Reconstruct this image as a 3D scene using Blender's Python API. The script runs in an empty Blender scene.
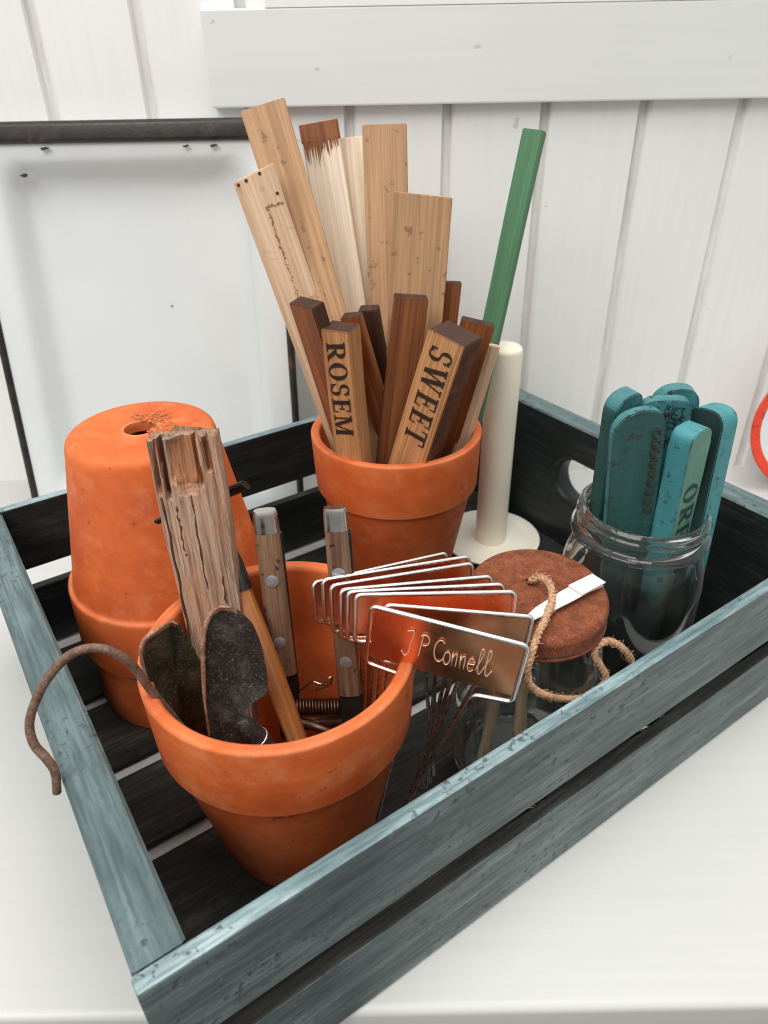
import bpy, bmesh, math, random
from math import sin, cos, pi, radians as R
from mathutils import Vector as V, Matrix as Mx, noise as mn
random.seed(7)
sc = bpy.context.scene
C = sc.collection

# ------------------------------------------------------------------ camera
F, PITCH, ROLL, CH = 712.8, 0.568075, -0.018709, 0.4
fw = V((0, cos(PITCH), -sin(PITCH)))
_r = V((1, 0, 0)); _u = _r.cross(fw)
rt = cos(ROLL)*_r + sin(ROLL)*_u
up = -sin(ROLL)*_r + cos(ROLL)*_u
EYE = V((0, 0, CH))
cam = bpy.data.cameras.new('camera')
cam.sensor_fit = 'HORIZONTAL'; cam.sensor_width = 36
cam.lens = F/768*36
cam.clip_start = 0.01; cam.clip_end = 50
cam.dof.use_dof = True; cam.dof.focus_distance = 0.40; cam.dof.aperture_fstop = 17
co = bpy.data.objects.new('camera', cam); C.objects.link(co)
co.matrix_world = Mx(((rt.x, up.x, -fw.x, 0), (rt.y, up.y, -fw.y, 0), (rt.z, up.z, -fw.z, CH), (0, 0, 0, 1)))
sc.camera = co

def U(px, py, y=None, z=None):
    """a point of the place, at depth y or at height z, read off the photograph"""
    d = fw + rt*(px-384)/F - up*(py-512)/F
    t = (y/d.y) if y is not None else (z-CH)/d.z
    return EYE + d*t

# ------------------------------------------------------------------ object helpers
def link(name, data, M=None, parent=None):
    o = bpy.data.objects.new(name, data); C.objects.link(o)
    M = M or Mx.Identity(4)
    if parent is not None:
        o.parent = parent; o.matrix_basis = Mx(parent['_w']).inverted() @ M
    else:
        o.matrix_basis = M
    o['_w'] = [list(r) for r in M]
    return o
def tag(o, label=None, cat=None, group=None, kind=None):
    for k, v in (('label', label), ('category', cat), ('group', group), ('kind', kind)):
        if v: o[k] = v
    return o
def thing(name, label, cat, M, group=None):
    if not isinstance(M, Mx): M = Mx.Translation(M)
    o = link(name, None, M); o.empty_display_size = .01
    return tag(o, label, cat, group)
def obj(name, bm, mats, M=None, parent=None, smooth=None, auto=None):
    me = bpy.data.meshes.new(name)
    bmesh.ops.recalc_face_normals(bm, faces=bm.faces[:])
    bm.to_mesh(me); bm.free()
    for m in (mats if isinstance(mats, (list, tuple)) else [mats]): me.materials.append(m)
    if smooth:
        me.polygons.foreach_set('use_smooth', [True]*len(me.polygons))
        if auto is not None: me.set_sharp_from_angle(angle=R(auto))
    o = link(name, me, M, parent)
    return o

# ------------------------------------------------------------------ mesh helpers
def box(bm, lo, hi, bev=0, mi=0, seg=1, cuts=0):
    r = bmesh.ops.create_cube(bm, size=1)
    lo, hi = V(lo), V(hi)
    for v in r['verts']:
        v.co = V([(lo[i]+hi[i])/2 + v.co[i]*(hi[i]-lo[i]) for i in range(3)])
    es = list({e for v in r['verts'] for e in v.link_edges})
    fs = list({f for v in r['verts'] for f in v.link_faces})
    for f in fs: f.material_index = mi
    if bev:
        bmesh.ops.bevel(bm, geom=es, offset=bev, segments=seg, affect='EDGES', profile=.6)
def frames(pts):
    n = len(pts); T = []
    for i in range(n):
        a = pts[max(0, i-1)]; b = pts[min(n-1, i+1)]
        t = (b-a); T.append(t.normalized() if t.length > 1e-9 else V((0, 0, 1)))
    x = T[0].orthogonal().normalized(); X = []
    for i in range(n):
        x = (x - T[i]*x.dot(T[i]))
        x = x.normalized() if x.length > 1e-6 else T[i].orthogonal().normalized()
        X.append(x)
    return T, X
def tube(bm, pts, r, n=8, cap=True, mi=0, closed=False, sx=1, sy=1):
    pts = [V(p) for p in pts]; T, X = frames(pts); rings = []
    for i, p in enumerate(pts):
        y = T[i].cross(X[i]); rr = r[i] if isinstance(r, (list, tuple)) else r
        rings.append([bm.verts.new(p + (X[i]*cos(2*pi*k/n)*sx + y*sin(2*pi*k/n)*sy)*rr) for k in range(n)])
    m = len(rings)
    for i in range(m if closed else m-1):
        a, b = rings[i], rings[(i+1) % m]
        for k in range(n):
            f = bm.faces.new((a[k], a[(k+1) % n], b[(k+1) % n], b[k])); f.material_index = mi; f.smooth = True
    if cap and not closed:
        for q in (rings[0][::-1], rings[-1]):
            f = bm.faces.new(q); f.material_index = mi
def fillet(pts, rad, n=5):
    pts = [V(p) for p in pts]; out = [pts[0]]
    for i in range(1, len(pts)-1):
        a, b, c = pts[i-1], pts[i], pts[i+1]
        d = min(rad, (a-b).length*.48, (c-b).length*.48)
        p, q = b+(a-b).normalized()*d, b+(c-b).normalized()*d
        for k in range(n+1):
            t = k/n; out.append(p*(1-t)**2 + b*2*t*(1-t) + q*t*t)
    out.append(pts[-1]); return out
def spline(pts, n=10):
    pts = [V(p) for p in pts]; P = [pts[0]*2-pts[1]] + pts + [pts[-1]*2-pts[-2]]; out = []
    for i in range(1, len(P)-2):
        a, b, c, d = P[i-1:i+3]
        for k in range(n):
            t = k/n
            out.append(.5*((2*b) + (c-a)*t + (2*a-5*b+4*c-d)*t*t + (3*b-a-3*c+d)*t**3))
    out.append(pts[-1]); return out
def lathe(bm, prof, n=72, wob=0, seed=0, mi=0):
    """prof: list of (r,z); a 0 radius closes on the axis"""
    rings = []
    for r, z in prof:
        if r < 1e-6: rings.append([bm.verts.new((0, 0, z))]); continue
        ring = []
        for k in range(n):
            a = 2*pi*k/n
            w = 1 + wob*mn.noise(V((cos(a)*1.3+seed, sin(a)*1.3, z*20)))
            ring.append(bm.verts.new((r*w*cos(a), r*w*sin(a), z)))
        rings.append(ring)
    for a, b in zip(rings, rings[1:]):
        for k in range(n):
            k2 = (k+1) % n
            vs = [a[k % len(a)], a[k2 % len(a)], b[k2 % len(b)], b[k % len(b)]]
            vs = list(dict.fromkeys(vs))
            if len(vs) > 2:
                f = bm.faces.new(vs); f.smooth = True; f.material_index = mi
def roundprof(pts, rad, n=4):
    return [(p.x, p.y) for p in fillet([V((a, b, 0)) for a, b in pts], rad, n)]

# ------------------------------------------------------------------ materials
class NT:
    def __init__(s, name):
        s.m = bpy.data.materials.new(name); s.m.use_nodes = True
        s.t = s.m.node_tree; s.t.nodes.clear()
        s.out = s.n('ShaderNodeOutputMaterial'); s.b = s.n('ShaderNodeBsdfPrincipled')
        s.l(s.b.outputs[0], s.out.inputs[0])
        s.tc = s.n('ShaderNodeTexCoord'); s.oi = s.n('ShaderNodeObjectInfo')
    def n(s, t, **k):
        x = s.t.nodes.new(t)
        for a, b in k.items(): setattr(x, a, b)
        return x
    def l(s, a, b): s.t.links.new(a, b)
    def set(s, **k):
        for a, v in k.items():
            i = s.b.inputs[a.replace('_', ' ')]
            if hasattr(v, 'is_linked') or isinstance(v, bpy.types.NodeSocket): s.l(v, i)
            else: i.default_value = (*v, 1) if isinstance(v, tuple) and len(v) == 3 else v
    def coord(s, scale=(1, 1, 1), rnd=True, off=(0, 0, 0)):
        mp = s.n('ShaderNodeMapping'); mp.inputs['Scale'].default_value = scale
        src = s.tc.outputs['Object']
        if rnd:
            ad = s.n('ShaderNodeVectorMath', operation='ADD'); ml = s.n('ShaderNodeVectorMath', operation='SCALE')
            cx = s.n('ShaderNodeCombineXYZ')
            for i in range(3): s.l(s.oi.outputs['Random'], cx.inputs[i])
            s.l(cx.outputs[0], ml.inputs[0]); ml.inputs['Scale'].default_value = 3.7
            s.l(src, ad.inputs[0]); s.l(ml.outputs[0], ad.inputs[1]); src = ad.outputs[0]
        s.l(src, mp.inputs['Vector']); mp.inputs['Location'].default_value = off
        return mp.outputs[0]
    def noise(s, vec, scale, detail=4, rough=.55, dist=0):
        x = s.n('ShaderNodeTexNoise'); s.l(vec, x.inputs['Vector'])
        x.inputs['Scale'].default_value = scale; x.inputs['Detail'].default_value = detail
        x.inputs['Roughness'].default_value = rough; x.inputs['Distortion'].default_value = dist
        return x.outputs['Fac']
    def ramp(s, fac, stops, interp='LINEAR'):
        x = s.n('ShaderNodeValToRGB'); s.l(fac, x.inputs[0]); e = x.color_ramp.elements
        x.color_ramp.interpolation = interp
        while len(e) < len(stops): e.new(.5)
        for a, (p, c) in zip(e, stops):
            a.position = p; a.color = (*c, 1) if isinstance(c, tuple) else (c, c, c, 1)
        return x.outputs[0]
    def mix(s, f, a, b, mode='MIX'):
        x = s.n('ShaderNodeMix', data_type='RGBA', blend_type=mode)
        for i, v in ((x.inputs[0], f), (x.inputs[6], a), (x.inputs[7], b)):
            if isinstance(v, bpy.types.NodeSocket): s.l(v, i)
            else: i.default_value = v if not isinstance(v, tuple) else (*v, 1)
        return x.outputs[2]
    def math(s, op, a, b=0, clamp=False):
        x = s.n('ShaderNodeMath', operation=op, use_clamp=clamp)
        for i, v in ((x.inputs[0], a), (x.inputs[1], b)):
            if isinstance(v, bpy.types.NodeSocket): s.l(v, i)
            else: i.default_value = v
        return x.outputs[0]
    def xyz(s, vec=None):
        x = s.n('ShaderNodeSeparateXYZ'); s.l(vec or s.tc.outputs['Object'], x.inputs[0]); return x.outputs
    def edge(s, radius, lo=.02, hi=.12):
        b = s.n('ShaderNodeBevel', samples=4); b.inputs['Radius'].default_value = radius
        g = s.n('ShaderNodeNewGeometry'); d = s.n('ShaderNodeVectorMath', operation='DOT_PRODUCT')
        s.l(b.outputs[0], d.inputs[0]); s.l(g.outputs['Normal'], d.inputs[1])
        return s.ramp(s.math('SUBTRACT', 1.0, d.outputs['Value']), [(lo, 0.0), (hi, 1.0)])
    def bump(s, h, strength=.3, dist=.001):
        x = s.n('ShaderNodeBump'); s.l(h, x.inputs['Height'])
        x.inputs['Strength'].default_value = strength; x.inputs['Distance'].default_value = dist
        s.l(x.outputs[0], s.b.inputs['Normal'])

def wood(name, light, dark, axis='z', grain=1.0, rough=.65, streak=None, spots=0, bump=.35, blotch=.35):
    """wood whose grain runs along one local axis"""
    s = NT(name); ax = 'xyz'.index(axis)
    sca = [105*grain]*3; sca[ax] = 3.0*grain
    v = s.coord(tuple(sca))
    g = s.noise(v, 1.6, 5, .6, .6)
    sca2 = [560*grain]*3; sca2[ax] = 10*grain
    g2 = s.noise(s.coord(tuple(sca2)), 1, 3, .6)
    c = s.ramp(g, [(.35, dark), (.50, tuple((a*2+b)/3 for a, b in zip(light, dark))), (.63, light)])
    c = s.mix(s.ramp(g2, [(.35, .55), (.6, 0.0)]), c, tuple(x*.6 for x in dark))
    bl = s.noise(s.coord((14, 14, 14)), 1, 3, .6)
    c = s.mix(s.ramp(bl, [(.35, blotch), (.6, 0.0)]), c, tuple(x*.55 for x in light))
    if spots:
        sp = s.noise(s.coord((150, 150, 150)), 1, 2, .5)
        c = s.mix(s.ramp(sp, [(.66, 0.0), (.72, spots)]), c, tuple(x*.25 for x in dark))
    s.set(Base_Color=c, Roughness=rough)
    s.bump(s.math('ADD', g2, g), bump, .0006)
    return s.m

def terracotta():
    s = NT('terracotta'); v = s.coord((1, 1, 1))
    big = s.noise(v, 22, 4, .6); fine = s.noise(v, 420, 3, .6)
    c = s.ramp(big, [(.3, (.50, .083, .017)), (.55, (.69, .142, .031)), (.75, (.80, .225, .07))])
    # throwing rings
    z = s.n('ShaderNodeSeparateXYZ'); s.l(v, z.inputs[0])
    mp = s.coord((4, 4, 260)); ringn = s.noise(mp, 1, 2, .5)
    c = s.mix(s.ramp(ringn, [(.4, .22), (.62, 0.0)]), c, (.50, .095, .022))
    ch = s.noise(s.coord((1, 1, 1), off=(3, 1, 2)), 38, 5, .7)
    c = s.mix(s.ramp(ch, [(.53, 0.0), (.75, .34)]), c, (.84, .40, .20))
    st = s.noise(s.coord((1, 1, .6), off=(9, 2, 7)), 17, 5, .7)
    c = s.mix(s.ramp(st, [(.54, 0.0), (.72, .38)]), c, (.40, .075, .020))
    dk = s.noise(s.coord((1, 1, 1), off=(7, 5, 2)), 160, 2, .5)
    c = s.mix(s.ramp(dk, [(.70, 0.0), (.76, .6)]), c, (.10, .035, .015))
    ew = s.math('MULTIPLY', s.edge(.006, .008, .14), s.ramp(s.noise(s.coord(off=(4, 4, 1)), 70, 4, .7), [(.35, .1), (.65, .6)]))
    c = s.mix(ew, c, (.88, .43, .22))
    s.set(Base_Color=c, Roughness=.66); s.b.inputs['Specular IOR Level'].default_value = .38
    s.bump(s.math('ADD', fine, s.math('MULTIPLY', ringn, .8)), .22, .0005)
    return s.m

def paint_crate(name, c0, c1, c2, axis, spec=.4, rough=.5, thr=(.37, .51, .66)):
    s = NT(name); ax = 'xyz'.index(axis)
    sca = [85]*3; sca[ax] = 6.5
    g = s.noise(s.coord(tuple(sca)), 1.4, 7, .72, .5)
    sca2 = [520]*3; sca2[ax] = 30
    g2 = s.noise(s.coord(tuple(sca2)), 1, 3, .6)
    sca3 = [30]*3; sca3[ax] = 14
    bl = s.noise(s.coord(tuple(sca3), off=(4, 2, 9)), 1, 5, .65)
    f = s.math('ADD', s.math('MULTIPLY', g, .55), s.math('MULTIPLY', bl, .45))
    c = s.ramp(f, [(thr[0], c0), (thr[1], c1), (thr[2], c2)])
    c = s.mix(s.ramp(g2, [(.40, .5), (.54, 0.0)]), c, tuple(x*.8 for x in c0))
    sp = s.noise(s.coord((210, 210, 210), off=(1, 8, 3)), 1, 3, .6)
    spm = s.math('MULTIPLY', s.ramp(sp, [(.58, 0.0), (.63, 1.0)]), s.ramp(bl, [(.45, 0.0), (.6, 1.0)]))
    spm = s.math('MULTIPLY', spm, .7)
    c = s.mix(spm, c, (.012, .015, .016))
    wp = s.noise(s.coord((130, 130, 130), off=(6, 3, 5)), 1, 2, .5)
    c = s.mix(s.ramp(wp, [(.74, 0.0), (.80, .28)]), c, tuple(min(1, x*1.5) for x in c2))
    if c2[0] > .1:
        ew = s.math('MULTIPLY', s.edge(.0024), s.ramp(s.noise(s.coord(off=(2, 6, 1)), 150, 4, .7), [(.50, 0.0), (.64, .75)]))
        c = s.mix(ew, c, (.085, .075, .062))
    s.set(Base_Color=c, Roughness=rough); s.b.inputs['Specular IOR Level'].default_value = spec
    s.bump(s.math('ADD', g2, g), .45, .0007)
    return s.m

def plain(name, col, rough=.5, metal=0, var=.12, scale=60, bump=0, spec=.5, spots=None):
    s = NT(name); v = s.coord()
    n = s.noise(v, scale, 4, .6)
    c = s.ramp(n, [(.3, tuple(x*(1-var) for x in col)), (.7, tuple(min(1, x*(1+var)) for x in col))])
    if spots:
        n2 = s.noise(s.coord(off=(3, 3, 3)), spots[1], 3, .6)
        c = s.mix(s.ramp(n2, [(spots[2], 0.0), (spots[2]+.05, spots[3])]), c, spots[0])
    rr = s.ramp(n, [(.3, max(0, rough-.08)), (.7, min(1, rough+.08))])
    s.set(Base_Color=c, Roughness=rr, Metallic=float(metal)); s.b.inputs['Specular IOR Level'].default_value = spec
    if bump: s.bump(s.noise(v, scale*4, 4, .6), bump, .0006)
    return s.m

def rust(name, a, b, c_, metal=.0, rough=.85, scale=90, bump=.6):
    s = NT(name); v = s.coord()
    n = s.noise(v, scale, 6, .7); n2 = s.noise(v, scale*6, 4, .7)
    c = s.ramp(n, [(.32, a), (.5, b), (.68, c_)])
    c = s.mix(s.ramp(n2, [(.4, .55), (.6, 0.0)]), c, tuple(x*.35 for x in a))
    s.set(Base_Color=c, Roughness=rough, Metallic=metal)
    s.bump(s.math('ADD', n, n2), bump, .0006)
    return s.m

M = {}
M['terracotta'] = terracotta()
def wall_mat(name, col, ax='z'):
    s = NT(name)
    n = s.noise(s.coord((1, 1, 1), rnd=False), 7, 4, .6)
    c = s.ramp(n, [(.3, tuple(x*.965 for x in col)), (.7, col)])
    sca = [30, 30, 30]; sca['xyz'.index(ax)] = 1.2
    g = s.noise(s.coord(tuple(sca), rnd=False), 4, 5, .65)
    c = s.mix(s.ramp(g, [(.38, .14), (.55, 0.0)]), c, tuple(x*.8 for x in col))
    sp = s.noise(s.coord((1, 1, 1), rnd=False, off=(2, 2, 2)), 60, 3, .55)
    c = s.mix(s.ramp(sp, [(.735, 0.0), (.77, .35)]), c, (.33, .24, .17))
    if ax == 'z':
        yv = s.xyz()['Y']; dn = s.noise(s.coord((60, 60, 5), rnd=False, off=(1, 5, 2)), 1, 5, .7)
        gm = s.math('MULTIPLY', s.ramp(s.math('MULTIPLY', s.math('SUBTRACT', yv, .7105), 300), [(0, 0.0), (1, 1.0)]), s.ramp(dn, [(.40, .05), (.70, .6)]))
        c = s.mix(gm, c, (.36, .33, .29))
    s.set(Base_Color=c, Roughness=.42); s.bump(g, .12, .0012)
    return s.m
M['wall'] = wall_mat('white_painted_boards', (.86, .86, .845))
M['trim'] = wall_mat('white_painted_trim', (.77, .78, .77), 'x')
M['shelf'] = wall_mat('white_painted_shelf', (.625, .63, .61), 'x')
M['crate_front'] = paint_crate('teal_grey_paint', (.052, .070, .070), (.120, .160, .160), (.225, .295, .293), 'x')
M['crate_end'] = paint_crate('teal_grey_paint_end', (.052, .070, .070), (.120, .160, .160), (.225, .295, .293), 'y')
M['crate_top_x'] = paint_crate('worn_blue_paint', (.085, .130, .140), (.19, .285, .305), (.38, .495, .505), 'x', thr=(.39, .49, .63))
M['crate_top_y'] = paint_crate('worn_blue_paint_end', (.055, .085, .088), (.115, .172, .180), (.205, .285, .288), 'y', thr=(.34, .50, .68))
M['crate_in_x'] = paint_crate('shaded_inside_paint', (.008, .012, .012), (.017, .024, .0235), (.045, .056, .054), 'x', .35, .45)  # inside paint, darkened to carry the shade within the crate
M['crate_in_y'] = paint_crate('shaded_inside_paint_end', (.008, .012, .012), (.017, .024, .0235), (.045, .056, .054), 'y', .35, .45)
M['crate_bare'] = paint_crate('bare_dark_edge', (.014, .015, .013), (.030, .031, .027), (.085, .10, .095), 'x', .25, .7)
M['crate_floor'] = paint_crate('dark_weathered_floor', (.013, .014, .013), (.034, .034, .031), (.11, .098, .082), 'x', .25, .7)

M['pine'] = wood('pale_pine', (.86, .63, .43), (.74, .50, .315), blotch=.10, spots=.2, bump=.15)
M['ply'] = wood('tan_lath', (.585, .35, .185), (.47, .265, .13), blotch=.32, spots=.55, bump=.15)
M['white_lath'] = wood('whitewashed_lath', (.92, .78, .62), (.87, .70, .52), blotch=.06, spots=.05, bump=.1)
M['oak'] = wood('oak_block', (.66, .34, .145), (.40, .165, .058), grain=1.3, blotch=.12)
M['cedar'] = wood('brown_block', (.33, .115, .036), (.155, .045, .014), grain=1.1, blotch=.45)
M['orange_block'] = wood('orange_block', (.40, .13, .034), (.20, .055, .015), grain=1.1, blotch=.35)
M['walnut'] = wood('dark_block', (.095, .035, .014), (.035, .013, .006), blotch=.5)
M['endgrain'] = wood('dark_end_grain', (.085, .03, .014), (.030, .011, .006), axis='y', blotch=.4)
M['burnt'] = rust('burnt_side', (.07, .02, .008), (.16, .048, .015), (.25, .085, .028), scale=70, bump=.35)
M['ink'] = plain('burnt_letters', (.028, .011, .006), .8)
M['green'] = wood('green_painted_wood', (.095, .250, .120), (.065, .190, .088), blotch=.2, bump=.15)
def weathered():
    s = NT('weathered_wood')
    g = s.noise(s.coord((300, 300, 11)), 1.2, 6, .7, .5); g2 = s.noise(s.coord((800, 800, 22)), 1, 4, .65)
    pt = s.noise(s.coord((60, 60, 22), off=(3, 1, 1)), 1, 4, .6); pk = s.noise(s.coord((45, 45, 30), off=(8, 1, 6)), 1, 3, .6)
    c = s.ramp(g, [(.30, (.12, .065, .042)), (.42, (.33, .20, .135)), (.56, (.46, .31, .22)), (.74, (.60, .46, .37))])
    c = s.mix(s.ramp(pk, [(.46, 0.0), (.62, .5)]), c, (.50, .23, .12))
    c = s.mix(s.ramp(pt, [(.30, .65), (.46, 0.0)]), c, (.17, .085, .05))
    c = s.mix(s.ramp(g2, [(.36, .75), (.50, 0.0)]), c, (.085, .045, .028))
    # greyed, bleached outermost tip
    s.set(Base_Color=c, Roughness=.9); s.bump(s.math('ADD', g, g2), .8, .0008); return s.m
M['weathered'] = weathered()
M['fresh_split'] = wood('split_wood', (.46, .20, .09), (.16, .06, .026), grain=1.4, bump=.9, rough=.85)
M['handle'] = wood('riveted_handle_wood', (.37, .215, .13), (.085, .038, .02), grain=2.0, spots=.9, blotch=.6, bump=.7, rough=.5)
M['tan_handle'] = wood('tan_handle_wood', (.55, .22, .06), (.30, .095, .024), spots=.4, blotch=.4, rough=.4)
M['steel'] = plain('worn_steel', (.66, .64, .60), .2, 1, .1, 160)
M['rivet'] = plain('dull_rivet', (.40, .40, .41), .45, .6, .15, 300)
M['wire_leg'] = plain('shaded_wire', (.75, .72, .69), .28, 1, .2, 200)  # same wire, coloured darker to imitate the dark surroundings the legs reflect
M['wire'] = plain('bright_wire', (.95, .945, .93), .25, 1, .02, 30)
M['iron'] = plain('dark_iron', (.035, .03, .027), .5, .6, .3, 120, .3)
M['spring'] = plain('spring_steel', (.17, .105, .07), .38, .9, .35, 200, .2)
M['rust_rod'] = rust('rusty_rod', (.11, .05, .03), (.22, .125, .085), (.33, .21, .155), .15, .6, 150, .4)
M['rust_lid'] = rust('rust_red_lid', (.16, .042, .017), (.29, .077, .029), (.40, .130, .058), 0, .92, 170, .9)
M['rust_edge'] = rust('rusted_edge', (.26, .11, .06), (.48, .25, .16), (.62, .42, .32), 0, .85, 220, .7)
def blade(name, a, b, c_):
    s = NT(name); v = s.coord()
    n = s.noise(v, 70, 7, .75, .4); n2 = s.noise(v, 900, 3, .7); n3 = s.noise(s.coord(off=(5, 5, 5)), 45, 5, .7)
    c = s.ramp(n, [(.3, a), (.52, b), (.72, c_)])
    c = s.mix(s.ramp(n2, [(.56, 0.0), (.70, .75)]), c, (.24, .235, .225))
    c = s.mix(s.ramp(n3, [(.6, 0.0), (.75, .6)]), c, (.13, .045, .018))
    s.set(Base_Color=c, Roughness=s.ramp(n, [(.3, .45), (.7, .75)]), Metallic=.15)
    s.bump(s.math('ADD', n, n2), .5, .0006); return s.m
M['blade'] = blade('pitted_black_steel', (.010, .009, .008), (.030, .027, .023), (.12, .112, .10))
M['blade_green'] = blade('green_black_steel', (.012, .011, .006), (.042, .038, .016), (.115, .09, .035))
def copper():
    s = NT('copper_sheet'); v = s.coord()
    n = s.noise(v, 45, 3, .6); f = s.noise(s.coord((90, 900, 900)), 1, 3, .6)
    c = s.ramp(n, [(.3, (.90, .36, .17)), (.7, (.96, .46, .26))])
    s.set(Base_Color=c, Roughness=s.ramp(n, [(.3, .24), (.7, .36)]), Metallic=1.0)
    s.bump(s.math('ADD', n, s.math('MULTIPLY', f, .1)), .12, .0012); return s.m
M['copper'] = copper()
M['engrave'] = plain('scratched_copper', (.98, .68, .50), .5, .6, .1)
M['enamel'] = plain('white_enamel', (.72, .745, .745), .22, 0, .03, 9, 0, .5)
M['black_enamel'] = plain('black_enamel_rim', (.022, .017, .014), .4, 0, .4, 90, .3, .5, ((.17, .065, .035), 32, .66, .6))
M['chip'] = plain('chipped_iron', (.04, .025, .018), .8)
M['cream'] = plain('cream_wax', (.88, .82, .66), .5, 0, .03, 20)
M['cream_dish'] = plain('cream_enamel', (.86, .83, .72), .3, 0, .04, 20)
M['red'] = plain('red_enamel', (.74, .055, .022), .3, 0, .12, 60, 0, .5, ((.05, .02, .012), 140, .62, .9))
M['twine'] = plain('jute_twine', (.56, .33, .19), .9, 0, .45, 500, .3)
M['paper'] = plain('white_paper_tag', (.74, .73, .70), .6, 0, .06, 90, .1)
M['soil'] = rust('dry_soil', (.012, .008, .006), (.03, .018, .012), (.06, .035, .022), 0, .95, 140, 1)
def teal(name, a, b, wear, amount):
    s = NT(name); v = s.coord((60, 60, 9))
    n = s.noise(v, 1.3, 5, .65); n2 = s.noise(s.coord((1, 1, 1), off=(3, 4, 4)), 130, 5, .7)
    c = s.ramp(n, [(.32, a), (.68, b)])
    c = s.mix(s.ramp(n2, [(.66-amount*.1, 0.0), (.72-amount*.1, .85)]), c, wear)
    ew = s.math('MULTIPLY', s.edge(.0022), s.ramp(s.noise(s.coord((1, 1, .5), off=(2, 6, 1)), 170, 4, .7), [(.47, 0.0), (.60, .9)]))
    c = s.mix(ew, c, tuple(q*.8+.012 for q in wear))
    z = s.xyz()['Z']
    c = s.mix(s.ramp(s.math('ADD', s.math('MULTIPLY', z, 5.0), s.math('MULTIPLY', n2, .12)), [(.46, .93), (.60, 0.0)]), c, (.016, .018, .015))  # lower end darkened to stand in for the shade inside the jar
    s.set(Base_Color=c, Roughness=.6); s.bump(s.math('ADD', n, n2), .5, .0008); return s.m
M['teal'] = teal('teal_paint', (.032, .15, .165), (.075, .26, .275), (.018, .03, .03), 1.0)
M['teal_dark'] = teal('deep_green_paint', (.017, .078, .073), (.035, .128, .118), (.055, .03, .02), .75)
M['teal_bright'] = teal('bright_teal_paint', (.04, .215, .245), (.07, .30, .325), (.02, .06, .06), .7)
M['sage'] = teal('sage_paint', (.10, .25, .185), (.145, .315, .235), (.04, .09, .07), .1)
M['teal_face'] = teal('near_black_green_face', (.010, .026, .024), (.017, .045, .042), (.01, .012, .012), .2)  # near-black green for the left face of one marker
def glass():
    s = NT('clear_glass')
    s.set(Base_Color=(.86, .91, .885), Roughness=.015, Transmission_Weight=1.0, IOR=1.45)
    # a faint film of dust, plus a whitish layer imitating bright edge reflections
    df = s.n('ShaderNodeBsdfDiffuse'); df.inputs[0].default_value = (.72, .74, .72, 1)
    mx = s.n('ShaderNodeMixShader'); n = s.noise(s.coord((1, 1, .35)), 55, 5, .65)
    lw = s.n('ShaderNodeLayerWeight'); lw.inputs['Blend'].default_value = .35
    s.l(s.math('ADD', s.ramp(n, [(.40, .004), (.75, .04)]), s.ramp(lw.outputs['Facing'], [(.45, 0.0), (.95, .22)])), mx.inputs[0]); s.l(s.b.outputs[0], mx.inputs[1]); s.l(df.outputs[0], mx.inputs[2])
    s.l(mx.outputs[0], s.out.inputs[0]); return s.m
M['glass'] = glass()

# ------------------------------------------------------------------ the setting
bm = bmesh.new()
YW, ZT = .708, 1.0
prof = []                                           # tongue-and-groove profile along x
gx0, pitch = .0618, .0855
k0, k1 = -18, 18
for k in range(k0, k1):
    g = gx0 + k*pitch
    prof += [(g-.0050, YW), (g-.0034, YW+.0060), (g+.0030, YW+.0060), (g+.0046, YW+.0020), (g+.0060, YW+.0008), (g+.0072, YW)]
lo = [bm.verts.new((x, y, -.3)) for x, y in prof]; hi = [bm.verts.new((x, y, ZT)) for x, y in prof]
for i in range(len(prof)-1): bm.faces.new((lo[i], lo[i+1], hi[i+1], hi[i]))
wall = obj('wall', bm, M['wall']); tag(wall, kind='structure')
bm = bmesh.new(); box(bm, (-.1395, YW-.013, .3655), (1.5, YW-.0003, .4345), .0015, seg=2)
obj('trim_board', bm, M['trim'], parent=wall)
bm = bmesh.new(); box(bm, (-.087, YW-.0134, .4344), (1.5, YW-.0003, .50), .0004, seg=2)
obj('window_sill', bm, M['wall'], parent=wall)
bm = bmesh.new(); box(bm, (-1.6, .1645, -.032), (1.6, YW+.01, 0), .005, seg=4)
shelf = obj('shelf', bm, M['shelf'], smooth=True, auto=40); tag(shelf, kind='structure')

# ------------------------------------------------------------------ crate
YAW = .590745
A0 = V((-.0881, .1177, 0))
CM = Mx.Translation(A0) @ Mx.Rotation(YAW, 4, 'Z')
L, W, H, TE, TS = .4767, .374, .1292, .021, .0076
crate = thing('wooden_crate', 'blue grey painted slatted wooden crate holding the pots, jars and tools', 'crate', CM)
def crate_part(name, lo, hi, axis, inward, bev=.0012):
    bm = bmesh.new(); box(bm, lo, hi, bev, seg=2)
    bm.normal_update()
    side = 'x' if axis == 'x' else 'y'
    for f in bm.faces:
        n = f.normal
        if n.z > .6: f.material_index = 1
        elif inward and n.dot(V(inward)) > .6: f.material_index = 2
    return bm, [M['crate_front' if axis == 'x' else 'crate_end'], M['crate_top_'+side], M['crate_in_'+side]]
def jitter(bm, amp, sc_):
    for v in bm.verts: v.co += V((mn.noise(v.co*sc_), mn.noise(v.co*sc_+V((9, 0, 0))), mn.noise(v.co*sc_+V((0, 9, 0)))))*amp
for z0, z1 in ((.0755, H), (.002, .0575)):
    for lo, hi, inn in (((0, 0, z0), (L, TS, z1), (0, 1, 0)), ((0, W-TS, z0), (L, W, z1), (0, -1, 0))):
        bm, ms = crate_part('side_slat', lo, hi, 'x', inn)
        if z1 < .1:
            ms = [ms[0], M['crate_bare'], ms[2]]
        obj('side_slat', bm, ms, CM, crate)
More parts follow.
